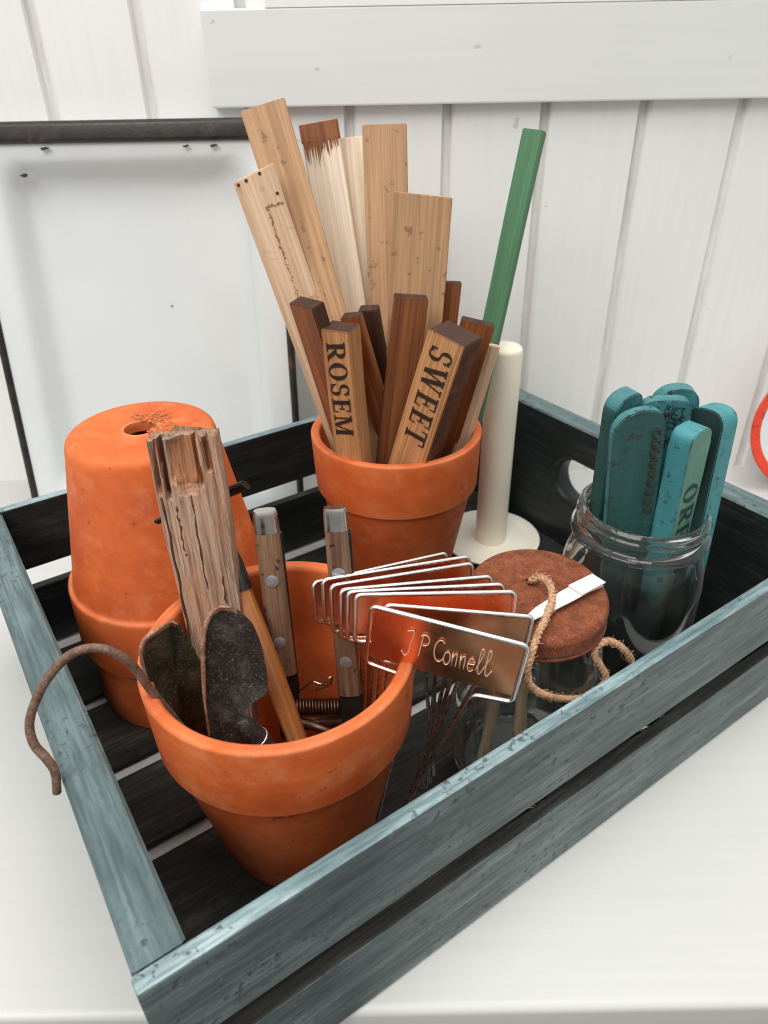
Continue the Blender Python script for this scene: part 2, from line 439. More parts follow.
def end_panel(u0, u1, inn):
    bm = bmesh.new()
    hz, hw, hr = .0752, .0505, .0195                     # handle slot
    vc = W/2
    nseg = 12
    def loop(hw, hr, u):
        pts = []
        for k in range(nseg+1):
            a = -pi/2 + pi*k/nseg; pts.append((u, vc+hw-hr+hr*cos(a), hz+hr*sin(a)))
        for k in range(nseg+1):
            a = pi/2 + pi*k/nseg; pts.append((u, vc-hw+hr+hr*cos(a), hz+hr*sin(a)))
        return pts
    v0, v1, z0, z1 = TS+.0004, W-TS-.0004, .002, H
    def outer(u, d=0):
        pts = []
        base = loop(hw, hr, u)
        for (_, y, z) in base:
            dy, dz = y-vc, z-hz
            ty = ((v1-d-vc) if dy > 0 else (vc-v0-d))/max(abs(dy), 1e-6); tz = ((z1-d-hz) if dz > 0 else (hz-z0-d))/max(abs(dz), 1e-6)
            t = min(ty, tz); pts.append((u, vc+dy*t, hz+dz*t))
        return pts
    # rectangle with slot: fan quads between the slot and the outline, corners added
    b = .005
    ring_specs = [loop(hw, hr, u0+b), loop(hw+b*.3, hr+b*.3, u0+b*.3), loop(hw+b, hr+b, u0)]
    ring_specs2 = [loop(hw+b, hr+b, u1), loop(hw+b*.3, hr+b*.3, u1-b*.3), loop(hw, hr, u1-b)]
    rings = [[bm.verts.new(p) for p in r] for r in ring_specs]
    rings2 = [[bm.verts.new(p) for p in r] for r in ring_specs2]
    n = len(rings[0])
    seq = rings2 + rings + [rings2[0]]
    for a, c in ((rings[2], rings[1]), (rings[1], rings[0]), (rings[0], rings2[2]), (rings2[2], rings2[1]), (rings2[1], rings2[0])):
        for k in range(n):
            f = bm.faces.new((a[k], a[(k+1) % n], c[(k+1) % n], c[k])); f.smooth = True; f.material_index = 2
    e = .0016
    for ring, u, d in ((rings[2], u0, 1), (rings2[0], u1, -1)):
        # corner points
        cs = [bm.verts.new((u, y, z)) for y, z in ((v1-e, z0+e), (v1-e, z1-e), (v0+e, z1-e), (v0+e, z0+e))]
        q = n//4
        idx = [0, nseg//2, nseg, nseg+1+nseg//2, n]
        # bottom edge right end -> right -> top -> left -> bottom
        def strip(a, b_, corner0, corner1=None):
            for k in range(a, b_): bm.faces.new((ring[k % n], ring[(k+1) % n], corner0))
        strip(0, nseg//2, cs[0]); strip(nseg//2, nseg, cs[1])
        strip(nseg+1, nseg+1+nseg//2, cs[2]); strip(nseg+1+nseg//2, n-1, cs[3])
        bm.faces.new((ring[nseg//2], cs[0], cs[1])); bm.faces.new((ring[nseg], ring[nseg+1], cs[2], cs[1]))
        bm.faces.new((ring[nseg+1+nseg//2], cs[2], cs[3])); bm.faces.new((ring[n-1], ring[0], cs[0], cs[3]))
        if d == 1: lo_c = cs
        else: hi_c = cs
    # chamfered outline
    mid0 = [bm.verts.new((u0+e, y, z)) for y, z in ((v1, z0), (v1, z1), (v0, z1), (v0, z0))]
    mid1 = [bm.verts.new((u1-e, y, z)) for y, z in ((v1, z0), (v1, z1), (v0, z1), (v0, z0))]
    for a, c in ((lo_c, mid0), (mid0, mid1), (mid1, hi_c)):
        for k in range(4): bm.faces.new((a[k], a[(k+1) % 4], c[(k+1) % 4], c[k]))
    bmesh.ops.recalc_face_normals(bm, faces=bm.faces[:])
    bm.normal_update()
    for f in bm.faces:
        nn = f.normal
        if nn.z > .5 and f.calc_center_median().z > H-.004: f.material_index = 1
        elif nn.dot(V(inn)) > .6: f.material_index = 2
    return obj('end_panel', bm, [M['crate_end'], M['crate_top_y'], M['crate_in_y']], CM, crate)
end_panel(.0006, TE, (1, 0, 0)); end_panel(L-TE, L-.0006, (-1, 0, 0))
for v0, v1 in ((.009, .066), (.0765, .133), (.1435, .200), (.2105, .272), (.2825, .350)):
    bm = bmesh.new(); box(bm, (TE+.0005, v0, .0016), (L-TE-.0005, v1, .0065), .0008)
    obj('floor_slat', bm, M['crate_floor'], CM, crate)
def LC(u, v, z=.012): return CM @ V((u, v, z))

# ------------------------------------------------------------------ enamel tray against the wall
lean = R(10.0)
TM = Mx.Translation((-.2195, .6185, .0005)) @ Mx.Rotation(-lean, 4, 'X')
tray = thing('enamel_tray', 'white enamel tray with black chipped rim leaning against the wall', 'tray', TM)
TWd, THt = .276, .364
def rrect(w, h, r, z0, y, n=8, x0=0):
    pts = []
    for cx, cz, a0 in ((w/2-r, h-r, 0), (-w/2+r, h-r, 90), (-w/2+r, r, 180), (w/2-r, r, 270)):
        for k in range(n+1):
            a = R(a0+90*k/n); pts.append(V((x0+cx+r*cos(a), y, z0+cz+r*sin(a))))
    return pts
bm = bmesh.new(); rings = []
for inset, y, r in ((.0045, 0, .012), (.018, .0005, .014), (.026, .0015, .016), (.031, .005, .02), (.0355, .013, .022), (.0395, .0215, .025), (.0445, .0265, .029), (.053, .0288, .034), (.07, .0295, .04)):
    rings.append([bm.verts.new(p) for p in rrect(TWd-2*inset, THt-2*inset, r, inset, y)])
for a, b in zip(rings, rings[1:]):
    for k in range(len(a)):
        f = bm.faces.new((a[k], a[(k+1) % len(a)], b[(k+1) % len(a)], b[k])); f.smooth = True
bm.faces.new(rings[-1])
# back skin
bk = [bm.verts.new(p+V((0, .003, 0))) for p in rrect(TWd-.009, THt-.009, .012, .0045, 0)]
for k in range(len(bk)): bm.faces.new((rings[0][k], rings[0][(k+1) % len(bk)], bk[(k+1) % len(bk)], bk[k]))
bk2 = [bm.verts.new(p) for p in rrect(TWd-.07, THt-.07, .022, .035, .0325)]
for k in range(len(bk)): bm.faces.new((bk[k], bk[(k+1) % len(bk)], bk2[(k+1) % len(bk)], bk2[k]))
bm.faces.new(bk2)
obj('basin', bm, M['enamel'], TM, tray, smooth=True, auto=50)
bm = bmesh.new()
ring = rrect(TWd-.006, THt-.006, .012, .003, 0)
tube(bm, ring, .0036, 10, closed=True)
# the folded-over upper edge is deeper than the sides
box(bm, (-TWd/2+.004, -.0046, THt-.0165), (TWd/2-.004, .0036, THt-.0005), .0034, seg=3)
obj('rim', bm, M['black_enamel'], TM, tray, smooth=True, auto=50)
for x, z, s_ in ((-.062, THt-.0205, .0022), (.058, THt-.0205, .0016), (.081, THt-.0205, .002), (-.088, THt-.040, .002), (.02, .21, .0007)):
    bm = bmesh.new()
    yy = -.0030 if z > THt-.0225 else -.0012 if z > THt-.03 else (.0085 if z > THt-.05 else .0286)
    vs = [bm.verts.new((x+s_*cos(a)*(1.6+.5*sin(3*a+x*90)), yy, z+s_*.6*sin(a)*(1+.4*cos(2*a+z*70)))) for a in [2*pi*k/14 for k in range(14)]]
    r = bmesh.ops.extrude_face_region(bm, geom=[bm.faces.new(vs)])
    for v in r['geom']:
        if isinstance(v, bmesh.types.BMVert): v.co.y += .0012
    obj('enamel_chip', bm, M['chip'], TM, tray)

# ------------------------------------------------------------------ terracotta pots
RP = .0692; HP = .1460
def pot_profile(R_=RP, H_=HP, hole=.0075, band=.046, t=.0072):
    rb = R_*.645
    o = [(hole, 0), (rb, 0), (R_*.925, H_-band), (R_*.975, H_-band), (R_*1.0, H_-.001), (R_*1.0-.001, H_), (R_-t*.8, H_), (R_-t, H_-.002), (R_-t*1.35, H_-band), (rb-t*.9, t*1.2), (hole, t), (hole, 0)]
    # round the visible edges
    out = []
    rads = [.001, .0055, .0055, .0050, .003, .0035, .0035, .003, .006, .004, .001, .001]
    P = [V((a, b, 0)) for a, b in o]
    res = [P[0]]
    for i in range(1, len(P)-1):
        a, b, c = P[i-1], P[i], P[i+1]; d = min(rads[i], (a-b).length*.45, (c-b).length*.45)
        p, q = b+(a-b).normalized()*d, b+(c-b).normalized()*d
        for k in range(5):
            s_ = k/4; res.append(p*(1-s_)**2+b*2*s_*(1-s_)+q*s_*s_)
    res.append(P[-1])
    return [(p.x, p.y) for p in res]
def pot(name, label, loc, flip=False, Rr=RP, Hh=HP, seed=0, rot=0, hole=.0075):
    bm = bmesh.new(); lathe(bm, pot_profile(Rr, Hh, hole), 96, .006, seed)
    bmesh.ops.remove_doubles(bm, verts=bm.verts[:], dist=1e-6)
    Mt = Mx.Translation(loc) @ Mx.Rotation(rot, 4, 'Z')
    if flip: Mt = Mt @ Mx.Translation((0, 0, Hh)) @ Mx.Rotation(pi, 4, 'X')
    o = obj(name, bm, M['terracotta'], Mt, smooth=True, auto=60)
    return tag(o, label, 'flower pot', 'terracotta flower pots')
PF = V((-.0544, .2680, .0066)); PB = V((.0108, .5110, .0066))
PBc = V((PB.x, PB.y, 0))
pot('flower_pot', 'terracotta pot at the front filled with old hand tools', PF, seed=1)
pot('flower_pot', 'terracotta pot holding the bundle of wooden plant labels', PB, seed=4, Rr=.0672, Hh=.1470)
PI_ = U(140, 428, z=.208)
PI_.z = 0
pot('flower_pot', 'upside down terracotta pot showing its drain hole, stacked on another', V((PI_.x, PI_.y, .0585)), True, Rr=.0690, Hh=.1495, seed=8, hole=.0098)
pot('flower_pot', 'lower terracotta pot mostly hidden under the upside down one', V((PI_.x, PI_.y, .0066)), True, Rr=.0655, Hh=.1415, seed=11)
# crust of old soil and roots by the drain hole
bm = bmesh.new()
for k in range(90):
    a = random.uniform(-.9, 2.1); d = random.uniform(.009, .021)
    c = V((d*cos(a), d*sin(a), .0003)); s_ = random.uniform(.0005, .0016)
    r = bmesh.ops.create_icosphere(bm, subdivisions=1, radius=s_)
    for v in r['verts']: v.co = c + V((v.co.x*1.5, v.co.y*1.2, v.co.z*.5))*(1+.5*mn.noise(v.co*900+c*300))
for k in range(3):
    a = random.uniform(.2, 1.6); p = V((.0115*cos(a), .010*sin(a), .0006))
    tube(bm, spline([p, p+V((.004, .004, .002)), p+V((random.uniform(.004, .014), random.uniform(.0, .012), random.uniform(.001, .005)))], 6), .00025, 5)
crust = obj('soil_crust', bm, plain('terracotta_crumbs', (.50, .155, .05), .95, 0, .35, 300, .5), Mx.Translation((PI_.x, PI_.y, .2081)))
tag(crust, 'crumbs of dry soil and roots beside the drain hole of the inverted pot', 'soil')
# old soil in the bottom of the front pot
bm = bmesh.new()
lathe(bm, [(0, .0)]+[(r, .0015*sin(r*400)) for r in [.004*k for k in range(1, 11)]], 40)
jitter(bm, .003, 160)
so = obj('dry_soil', bm, M['soil'], Mx.Translation(PF+V((0, 0, .026))), smooth=True)
tag(so, 'dark dry soil in the bottom of the front pot', 'soil', kind='stuff')

# ------------------------------------------------------------------ sticks and labels in the back pot
def axes(T, B, yaw):
    z = (T-B).normalized(); n0 = V((sin(yaw), -cos(yaw), 0))
    n = (n0 - z*n0.dot(z)).normalized(); x = (-n).cross(z).normalized()
    return x, -n, z
def stick(name, label, cat, T, B, w, t, yaw, mats, bev=.0006, group=None, round_top=0, slant=0, seed=0):
    """T and B are the middle of the front face; local -y is the front"""
    x, y, z = axes(T, B, yaw); Ln = (T-B).length
    Mt = Mx(((x.x, y.x, z.x, B.x), (x.y, y.y, z.y, B.y), (x.z, y.z, z.z, B.z), (0, 0, 0, 1)))
    bm = bmesh.new()
    if round_top:
        pts = [V((-w/2, 0, 0)), V((w/2, 0, 0))]
        for k in range(17):
            a = pi*k/16; ca = cos(a); sa = sin(a)
            pts.append(V((w/2*math.copysign(abs(ca)**round_top, ca), 0, Ln-w*.5+w*.5*sa**(round_top))))
        uniq = []
        for p in pts:
            if not uniq or (p-uniq[-1]).length > 1e-5: uniq.append(p)
        f = bm.faces.new([bm.verts.new(p) for p in uniq])
        r = bmesh.ops.extrude_face_region(bm, geom=[f])
        for v in r['geom']:
            if isinstance(v, bmesh.types.BMVert): v.co.y += t
        es = [e for e in bm.edges if abs(e.verts[0].co.y-e.verts[1].co.y) < 1e-6]
        if bev: bmesh.ops.bevel(bm, geom=es, offset=bev, segments=2, affect='EDGES')
    else:
        box(bm, (-w/2, 0, 0), (w/2, t, Ln), 0)
        for v in bm.verts:
            if v.co.z > Ln/2: v.co.z += slant*v.co.x
        long_e = [e for e in bm.edges if abs(e.verts[0].co.z-e.verts[1].co.z) > Ln*.5]
        bmesh.ops.subdivide_edges(bm, edges=long_e, cuts=14)
        for v in bm.verts:
            q = V((seed*3.1, seed*1.7, v.co.z*14))
            v.co += V((mn.noise(q), mn.noise(q+V((5, 0, 0))), 0))*w*.016
        es = [e for e in bm.edges if len(e.link_faces) == 2 and e.calc_face_angle(0) > .5]
        if bev: bmesh.ops.bevel(bm, geom=es, offset=bev, segments=2, affect='EDGES')
    bmesh.ops.recalc_face_normals(bm, faces=bm.faces[:]); bm.normal_update()
    if len(mats) > 1:
        for f in bm.faces:
            n = f.normal
            if n.z > .35: f.material_index = 1
            elif len(mats) > 2 and abs(n.x) > .3: f.material_index = 2
    o = obj(name, bm, mats, Mt)
    tag(o, label, cat, group)
    return o, Mt, Ln
PXM = lambda d, px: px*d/F
def dist(p): return (p-EYE).dot(fw)
def px_stick(name, label, cat, top, ytop, cross, wpx, t, yaw, mats, zc=None, ycross=None, ext=.10, **k):
    T = U(*top, y=ytop); X = U(*cross, z=zc) if zc is not None else U(*cross, y=ycross)
    d = (X-T).normalized(); B = X + d*ext
    return stick(name, label, cat, T, B, PXM(dist(T), wpx)/max(.5, cos(yaw)), t, yaw, mats, **k)
GL = 'long laths standing in the back pot'
GB = 'short wooden blocks standing in the back pot'
# long laths
px_stick('wooden_lath', 'tallest tan lath leaning left behind the notched pale one', 'wooden stick', (262, 104), .545, (350, 392), 46, .004, .10, [M['ply']], ycross=.500, ext=.07, group=GL, seed=1)
s = NT('pale_lath_with_mark')
base = M['pine']
l2, l2M, l2L = px_stick('wooden_lath', 'pale lath furthest left with a brown glue mark and nail holes', 'wooden stick', (253, 173), .515, (342, 425), 44, .0035, .12, [M['pine']], zc=.154, ext=.02, group=GL, seed=2, slant=.12)
# nail holes and the glue mark of the pale lath
w2 = max(abs(v.co.x) for v in l2.data.vertices)
bm = bmesh.new()
for x, z in ((-w2+.003, l2L-.004), (-.006, l2L-.003), (.004, l2L-.0015), (w2-.004, l2L-.016)):
    vs = [bm.verts.new((x+.0011*cos(2*pi*k/10), -.0004, z+.0011*sin(2*pi*k/10))) for k in range(10)]; bm.faces.new(vs)
    r = bmesh.ops.extrude_face_region(bm, geom=bm.faces[-1:])
    for v in r['geom']:
        if isinstance(v, bmesh.types.BMVert): v.co.y += .0012
obj('nail_hole', bm, M['walnut'], l2M, l2)
bm = bmesh.new()
for k in range(130):
    if k < 26: x, z = .001+(w2-.003)*k/26, l2L-.0225+random.gauss(0, .0005)
    else: x, z = .0012+random.gauss(0, .0004), l2L-.0225-(k-26)*.00085
    s_ = random.uniform(.0003, .0008)*(1 if k < 70 else .7)
    if random.random() < .25: continue
    vs = [bm.verts.new((x+s_*cos(2*pi*j/6), -.00025-.0001*random.random(), z+1.4*s_*sin(2*pi*j/6))) for j in range(6)]; bm.faces.new(vs)
obj('glue_mark', bm, plain('brown_glue', (.30, .16, .08), .8), l2M, l2)
l3, l3M, l3L = px_stick('wooden_lath', 'whitewashed lath with a burnt brown tip behind the tall tan one', 'wooden stick', (318, 123), .575, (364, 400), 38, .0045, 0, [M['white_lath']], ycross=.535, ext=.08, group=GL, seed=3)
w3 = max(abs(v.co.x) for v in l3.data.vertices)
bm = bmesh.new(); box(bm, (-w3-.0003, -.0007, l3L-.0115), (w3+.0003, .0052, l3L+.0006), .0004)
for k in range(95):
    x = -w3+.0012+(2*w3-.0024)*random.random(); ln = (.002+.015*random.random()**2)*(1.3 if x < 0 else .8); hw = random.uniform(.0002, .0007)
    za = l3L-.0108
    bm.faces.new([bm.verts.new(p) for p in ((x-hw, -.0003-k*4e-6, za), (x+hw, -.0003-k*4e-6, za), (x+hw*.5, -.0003-k*4e-6, za-ln*.7), (x, -.0003-k*4e-6, za-ln))])
obj('burnt_tip', bm, M['cedar'], l3M, l3)
px_stick('wooden_lath', 'plain whitish lath between the burnt tip one and the brown speckled one', 'wooden stick', (350, 137), .583, (378, 400), 32, .0035, 0, [M['white_lath']], ycross=.545, ext=.08, group=GL, seed=4)
px_stick('wooden_lath', 'brown speckled lath with a square top standing nearly upright at the back', 'wooden stick', (384, 124), .570, (392, 400), 45, .004, 0, [M['ply']], ycross=.532, ext=.09, group=GL, seed=5)
px_stick('wooden_lath', 'shorter wide tan lath right of the upright speckled one', 'wooden stick', (423, 195), .510, (409, 415), 59, .004, -.06, [M['ply']], ycross=.505, ext=.08, group=GL, seed=6, slant=-.05)
# short blocks
def blk(label, top, ytop, cross, wpx, t, yaw, mats, **k):
    return px_stick('wooden_block', label, 'wooden label', top, ytop, cross, wpx, t, yaw, mats, group=GB, **k)
E_ = M['endgrain']
blk('narrow brown block leaning left of the one lettered ROSEM', (300, 306), .462, (344, 446), 26, .011, -.80, [M['orange_block'], E_, M['walnut']], zc=.154, ext=.05, seed=7)
rb, rbM, rbL = blk('pale oak block lettered ROSEM down its front', (334, 331), .452, (348, 461), 29, .016, -.48, [M['oak'], E_, M['oak']], zc=.1515, ext=.07, seed=8)
blk('orange brown block peeping out behind the ROSEM block', (349, 318), .478, (386, 440), 19, .009, -.35, [M['orange_block'], E_, M['orange_block']], zc=.152, ext=.05, seed=9)
blk('nearly black wooden block right of the ROSEM block', (367, 311), .497, (389, 425), 19, .009, -.25, [M['walnut'], E_, M['walnut']], zc=.152, ext=.05, seed=10)
blk('wide reddish brown block standing left of the SWEET block', (412, 299), .473, (394, 447), 34, .010, .08, [M['cedar'], E_, M['cedar']], zc=.1515, ext=.06, seed=11)
blk('slim brown stick standing behind the SWEET block', (454, 283), .515, (440, 420), 16, .005, 0, [M['cedar'], E_, M['cedar']], zc=.152, ext=.05, seed=12)
sb, sbM, sbL = blk('pale block lettered SWEET with a dark rough side', (446, 338), .447, (407, 461), 36, .027, -.60, [M['oak'], E_, M['burnt']], zc=.1515, ext=.06, seed=13)
blk('orange block with dark top behind the SWEET block', (478, 324), .484, (446, 432), 34, .0075, -.12, [M['orange_block'], E_, M['orange_block']], zc=.152, ext=.05, seed=14)
blk('pale slanting stick at the right rim behind the orange block', (492, 346), .497, (466, 432), 17, .005, 0, [M['pine'], M['pine']], zc=.152, ext=.05, seed=15)
gs, gM, gL_ = px_stick('green_stake', 'green painted square stake leaning right in the back pot', 'garden stake', (533, 129), .555, (473, 408), 19, .009, -.5, [M['green'], M['green']], ycross=.527, ext=.07, seed=16)

# serif capitals built from strokes, unit height, y up
def arc(cx, cy, rx, ry, w, a0, a1, n=18, thin=.35):
    P = []
    for k in range(n):
        q = []
        for a in (a0+(a1-a0)*k/n, a0+(a1-a0)*(k+1)/n):
            a = R(a); ww = w*(thin+(1-thin)*abs(cos(a)))
            q.append(((cx+rx*cos(a), cy+ry*sin(a)), (cx+(rx-ww)*cos(a), cy+(ry-ww*.8)*sin(a))))
        P.append([q[0][0], q[1][0], q[1][1], q[0][1]])
    return P
def bar(x0, y0, x1, y1, w): # sloped bar, w = horizontal width
    return [(x0-w/2, y0), (x0+w/2, y0), (x1+w/2, y1), (x1-w/2, y1)]
def hb(x0, x1, y, h): return [(x0, y), (x1, y), (x1, y+h), (x0, y+h)]
S_, T_ = .2, .065
GLY = {
 'R': (.82, [bar(.2, 0, .2, 1, S_), hb(.02, .42, 0, T_), hb(.02, .45, 1-T_, T_), hb(.28, .48, .46, T_)] + arc(.44, .73, .3, .27, .2, -90, 90) + [bar(.72, 0, .42, .48, .21), hb(.66, .86, 0, T_)]),
 'O': (.86, arc(.43, .5, .41, .52, .21, 0, 360, 32, .3)),
 'S': (.66, arc(.33, .745, .27, .27, .17, 35, 270) + arc(.32, .265, .29, .28, .17, -145, 90) + [hb(.5, .58, .70, .28), hb(.04, .12, .02, .27)]),
 'E': (.74, [bar(.2, 0, .2, 1, S_), hb(.02, .66, 0, T_), hb(.02, .64, 1-T_, T_), hb(.28, .5, .48, T_), hb(.48, .54, .36, .3), [(.6, 0), (.66, 0), (.69, .29), (.64, .29)], [(.58, .74), (.63, .74), (.64, 1), (.58, 1)]]),
 'M': (1.04, [bar(.14, 0, .14, 1, .07), hb(.0, .28, 0, T_), bar(.86, 0, .86, 1, S_), hb(.68, 1.02, 0, T_), hb(.0, .3, 1-T_, T_), hb(.72, 1.02, 1-T_, T_), bar(.5, .0, .2, 1, .17), bar(.5, .0, .82, 1, .07)]),
 'W': (1.2, [bar(.38, 0, .16, 1, .2), bar(.38, 0, .6, 1, .07), bar(.84, 0, .62, 1, .2), bar(.84, 0, 1.05, 1, .07), hb(.0, .36, 1-T_, T_), hb(.46, .8, 1-T_, T_), hb(.92, 1.2, 1-T_, T_)]),
 'T': (.78, [bar(.39, 0, .39, 1, S_), hb(.2, .58, 0, T_), hb(.02, .76, 1-T_, T_), [(.02, .72), (.07, .72), (.1, 1), (.02, 1)], [(.71, .72), (.76, .72), (.76, 1), (.68, 1)]]),
 'G': (.86, arc(.44, .5, .42, .52, .2, 38, 325) + [hb(.52, .86, .42, T_), bar(.72, .04, .72, .46, .17)]),
}
def lettering(text, hgt, Mt, parent, x_base, z_top, gap=.09, thin=1.0, yoff=-.0004, upto=None, italic=0, mat=None):
    """letters run down the stick, their tops towards +x"""
    bm = bmesh.new(); pen = 0; k = 0
    for ch in text:
        w, polys = GLY[ch]
        for P in polys:
            vs = []
            for (a, b) in P:
                a2 = a*thin
                vs.append(bm.verts.new((x_base+b*hgt, yoff-k*1.5e-6, z_top-(pen+a2+italic*b)*hgt)))
            try:
                f = bm.faces.new(vs)
            except ValueError: pass
            k += 1
        pen += w*thin+gap
    return obj('lettering', bm, mat or M['ink'], Mt, parent)
def xspan(o): xs = [v.co.x for v in o.data.vertices]; return min(xs), max(xs)
a, b = xspan(rb); lettering('ROSEM', (b-a)*.66, rbM, rb, a+(b-a)*.17, rbL-.0085, gap=.10, thin=1.12, italic=-.16, yoff=-.0006)
a, b = xspan(sb); lettering('SWEET', (b-a)*.60, sbM, sb, a+(b-a)*.22, sbL-.0075, gap=.09, thin=.98, yoff=-.0008)

# ------------------------------------------------------------------ candle and dish
cb = LC(.4045, .263, .0066)
bm = bmesh.new()
lathe(bm, [(0, 0), (.040, 0)]+roundprof([(.040, 0), (.0465, .004), (.0465, .0065), (.043, .0062), (.036, .0036), (.018, .0036), (0, .0036)], .0015), 72)
dish = obj('candle_dish', bm, M['cream_dish'], Mx.Translation(cb), smooth=True, auto=50)
tag(dish, 'round cream dish under the tall cream candle', 'dish')
bm = bmesh.new()
ztop = U(505, 346, y=cb.y).z - cb.z - .004
lathe(bm, [(0, 0)]+roundprof([(.0144, 0), (.0143, ztop*.5), (.0146, ztop), (.006, ztop+.002), (0, ztop+.002)], .004), 40)
cd = obj('pillar_candle', bm, M['cream'], Mx.Translation(cb+V((0, 0, .0037))), smooth=True, auto=70)
tag(cd, 'tall cream candle standing behind the pot of wooden labels', 'candle')

# ------------------------------------------------------------------ glass jars
def jar_mesh(bm, Rb, Rn, Hj, neck, t=.0026, threads=True):
    o = [(0, .0005), (Rb*.86, 0), (Rb, .006), (Rb*1.0, Hj-neck-.028), (Rb*.97, Hj-neck-.016), (Rn+.001, Hj-neck-.001), (Rn, Hj-neck+.002)]
    if threads:
        nz = Hj-neck
        for f, d in ((.06, .0), (.15, .0040), (.29, .0040), (.40, .0002), (.62, .0), (.74, .0024), (.86, .0), (.94, .0014)):
            o.append((Rn+d, nz+.002+(neck-.0035)*f))
    o += [(Rn-.0012, Hj), (Rn-t, Hj-.0008), (Rn-t, Hj-neck), (Rb*.95-t, Hj-neck-.018), (Rb-t, Hj-neck-.03), (Rb-t, .011), (Rb*.8, .0062), (0, .0065)]
    lathe(bm, roundprof(o, .0030, 5), 80, .0015, Rb*100)
# the jar under the rusty lid
JL = V((.0840, .3088, .1505)); JLc = V((JL.x, JL.y, .0066))
bm = bmesh.new(); jar_mesh(bm, .0415, .0355, .1400, .015)
jr = obj('glass_jar', bm, M['glass'], Mx.Translation(JLc), smooth=True)
tag(jr, 'clear glass jar closed with the rusty lid', 'jar')
bm = bmesh.new()
hl = .0155
RL = .0392
lathe(bm, roundprof([(.0034, hl-.0008), (.012, hl), (RL-.002, hl), (RL, hl-.0035), (RL-.0004, .0035), (RL+.0006, .0016), (RL, 0), (RL-.0014, .0004), (RL-.0016, hl-.0035), (.0034, hl-.0026), (.0034, hl-.0008)], .0011, 3), 96, .004, 3)
hole_off = U(531.5, 580, z=.1505)-JL
for v in bm.verts:
    if v.co.xy.length < .008: v.co.x += hole_off.x; v.co.y += hole_off.y
lm = Mx.Translation((JL.x, JL.y, .150-hl)) @ Mx.Rotation(R(3.0), 4, 'X')
lid = obj('jar_lid', bm, M['rust_lid'], lm, smooth=True, auto=55)
tag(lid, 'rust red metal lid with a hole in the middle on the left jar', 'lid')
for (dx, dy, lx, ly, lab) in ((-.024, -.012, .006, .004, 'pale wooden peg standing at the left inside the lidded jar'), (-.004, -.026, -.003, .006, 'pale wooden peg standing at the front inside the lidded jar')):
    bm = bmesh.new(); b_ = V((dx, dy, 0)); t_2 = V((dx+lx, dy+ly, .085))
    tube(bm, [b_.lerp(t_2, k/10) for k in range(11)], [.0036+.0004*sin(k*1.3) for k in range(11)], 14)
    pg = obj('wooden_peg', bm, M['pine'], Mx.Translation(JLc+V((0, 0, .0075))), smooth=True, auto=50)
    tag(pg, lab, 'peg', 'pegs inside the lidded jar')
# the open jar with painted markers
JO = V((.1585, .3668, .1685)); JOc = V((JO.x, JO.y, .0066))
bm = bmesh.new(); jar_mesh(bm, .0440, .0376, .1619, .025)
jo = obj('glass_jar', bm, M['glass'], Mx.Translation(JOc), smooth=True)
tag(jo, 'open glass jar holding the teal painted wooden markers', 'jar')
# painted markers
GT = 'teal painted markers in the open jar'
def mark(label, top, ytop, cross, wpx, t, yaw, mats, rnd=.85, zc=.164, ext=.135, seed=0, bev=.0006):
    return px_stick('plant_marker', label, 'plant marker', top, ytop, cross, wpx, t, yaw, mats, zc=zc, ext=ext, group=GT, round_top=rnd, bev=bev, seed=seed)
jy = JO.y
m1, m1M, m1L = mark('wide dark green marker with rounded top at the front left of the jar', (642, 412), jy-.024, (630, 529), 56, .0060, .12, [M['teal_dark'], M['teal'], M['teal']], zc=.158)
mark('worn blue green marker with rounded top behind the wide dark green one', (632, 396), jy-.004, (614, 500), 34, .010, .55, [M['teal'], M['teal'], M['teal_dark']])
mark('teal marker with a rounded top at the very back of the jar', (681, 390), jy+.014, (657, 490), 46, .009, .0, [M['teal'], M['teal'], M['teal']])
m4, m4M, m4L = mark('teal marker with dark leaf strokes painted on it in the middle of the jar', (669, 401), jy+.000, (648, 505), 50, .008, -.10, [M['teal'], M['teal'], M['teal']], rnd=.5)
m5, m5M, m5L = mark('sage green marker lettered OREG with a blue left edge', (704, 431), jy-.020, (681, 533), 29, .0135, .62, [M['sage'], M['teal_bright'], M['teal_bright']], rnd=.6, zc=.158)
mark('bright teal marker leaning right with a near black left face', (707, 409), jy-.000, (686, 515), 23, .016, -.95, [M['teal_face'], M['teal_bright'], M['teal_bright']], rnd=.75)
a, b = xspan(m5); lettering('OREG', (b-a)*.62, m5M, m5, a+(b-a)*.20, m5L-.034, gap=.14, thin=1.25, yoff=-.0005, mat=plain('green_letters', (.012, .05, .04), .7))
# brown worn stencil marks down the wide marker and leaf strokes on the blue one
a, b = xspan(m1); bm = bmesh.new()
for k in range(9):
    zc = m1L-.016-.0068*k; xc = b-.0055+random.gauss(0, .0003)
    n = random.choice([8, 10, 11])
    pts = [(xc+.0026*cos(q)*random.uniform(.7, 1.1), -.0007, zc+.0026*sin(q)) for q in [R(-20+k*17+290*i/n) for i in range(n+1)]]
    tube(bm, pts, [.0005*random.uniform(.5, 1.3) for _ in pts], 5)
obj('lettering', bm, plain('worn_brown_letters', (.055, .026, .016), .8), m1M, m1)
a, b = xspan(m4); bm = bmesh.new()
for k in range(60):
    x = random.uniform(a+.003, a+(b-a)*.85); z = m4L-.003-random.uniform(0, .026); th = random.uniform(-.9, .9)+(0 if k % 2 else 1.2)
    l_ = random.uniform(.003, .007); d = V((cos(th), 0, sin(th)))*l_; c = V((x, -.0003, z)); nn = V((-sin(th), 0, cos(th)))*l_*.25
    tube(bm, spline([c-d*.5, c+nn, c+d*.5], 4), .0003, 4)
obj('leaf_strokes', bm, plain('dark_strokes', (.016, .022, .024), .7), m4M, m4)

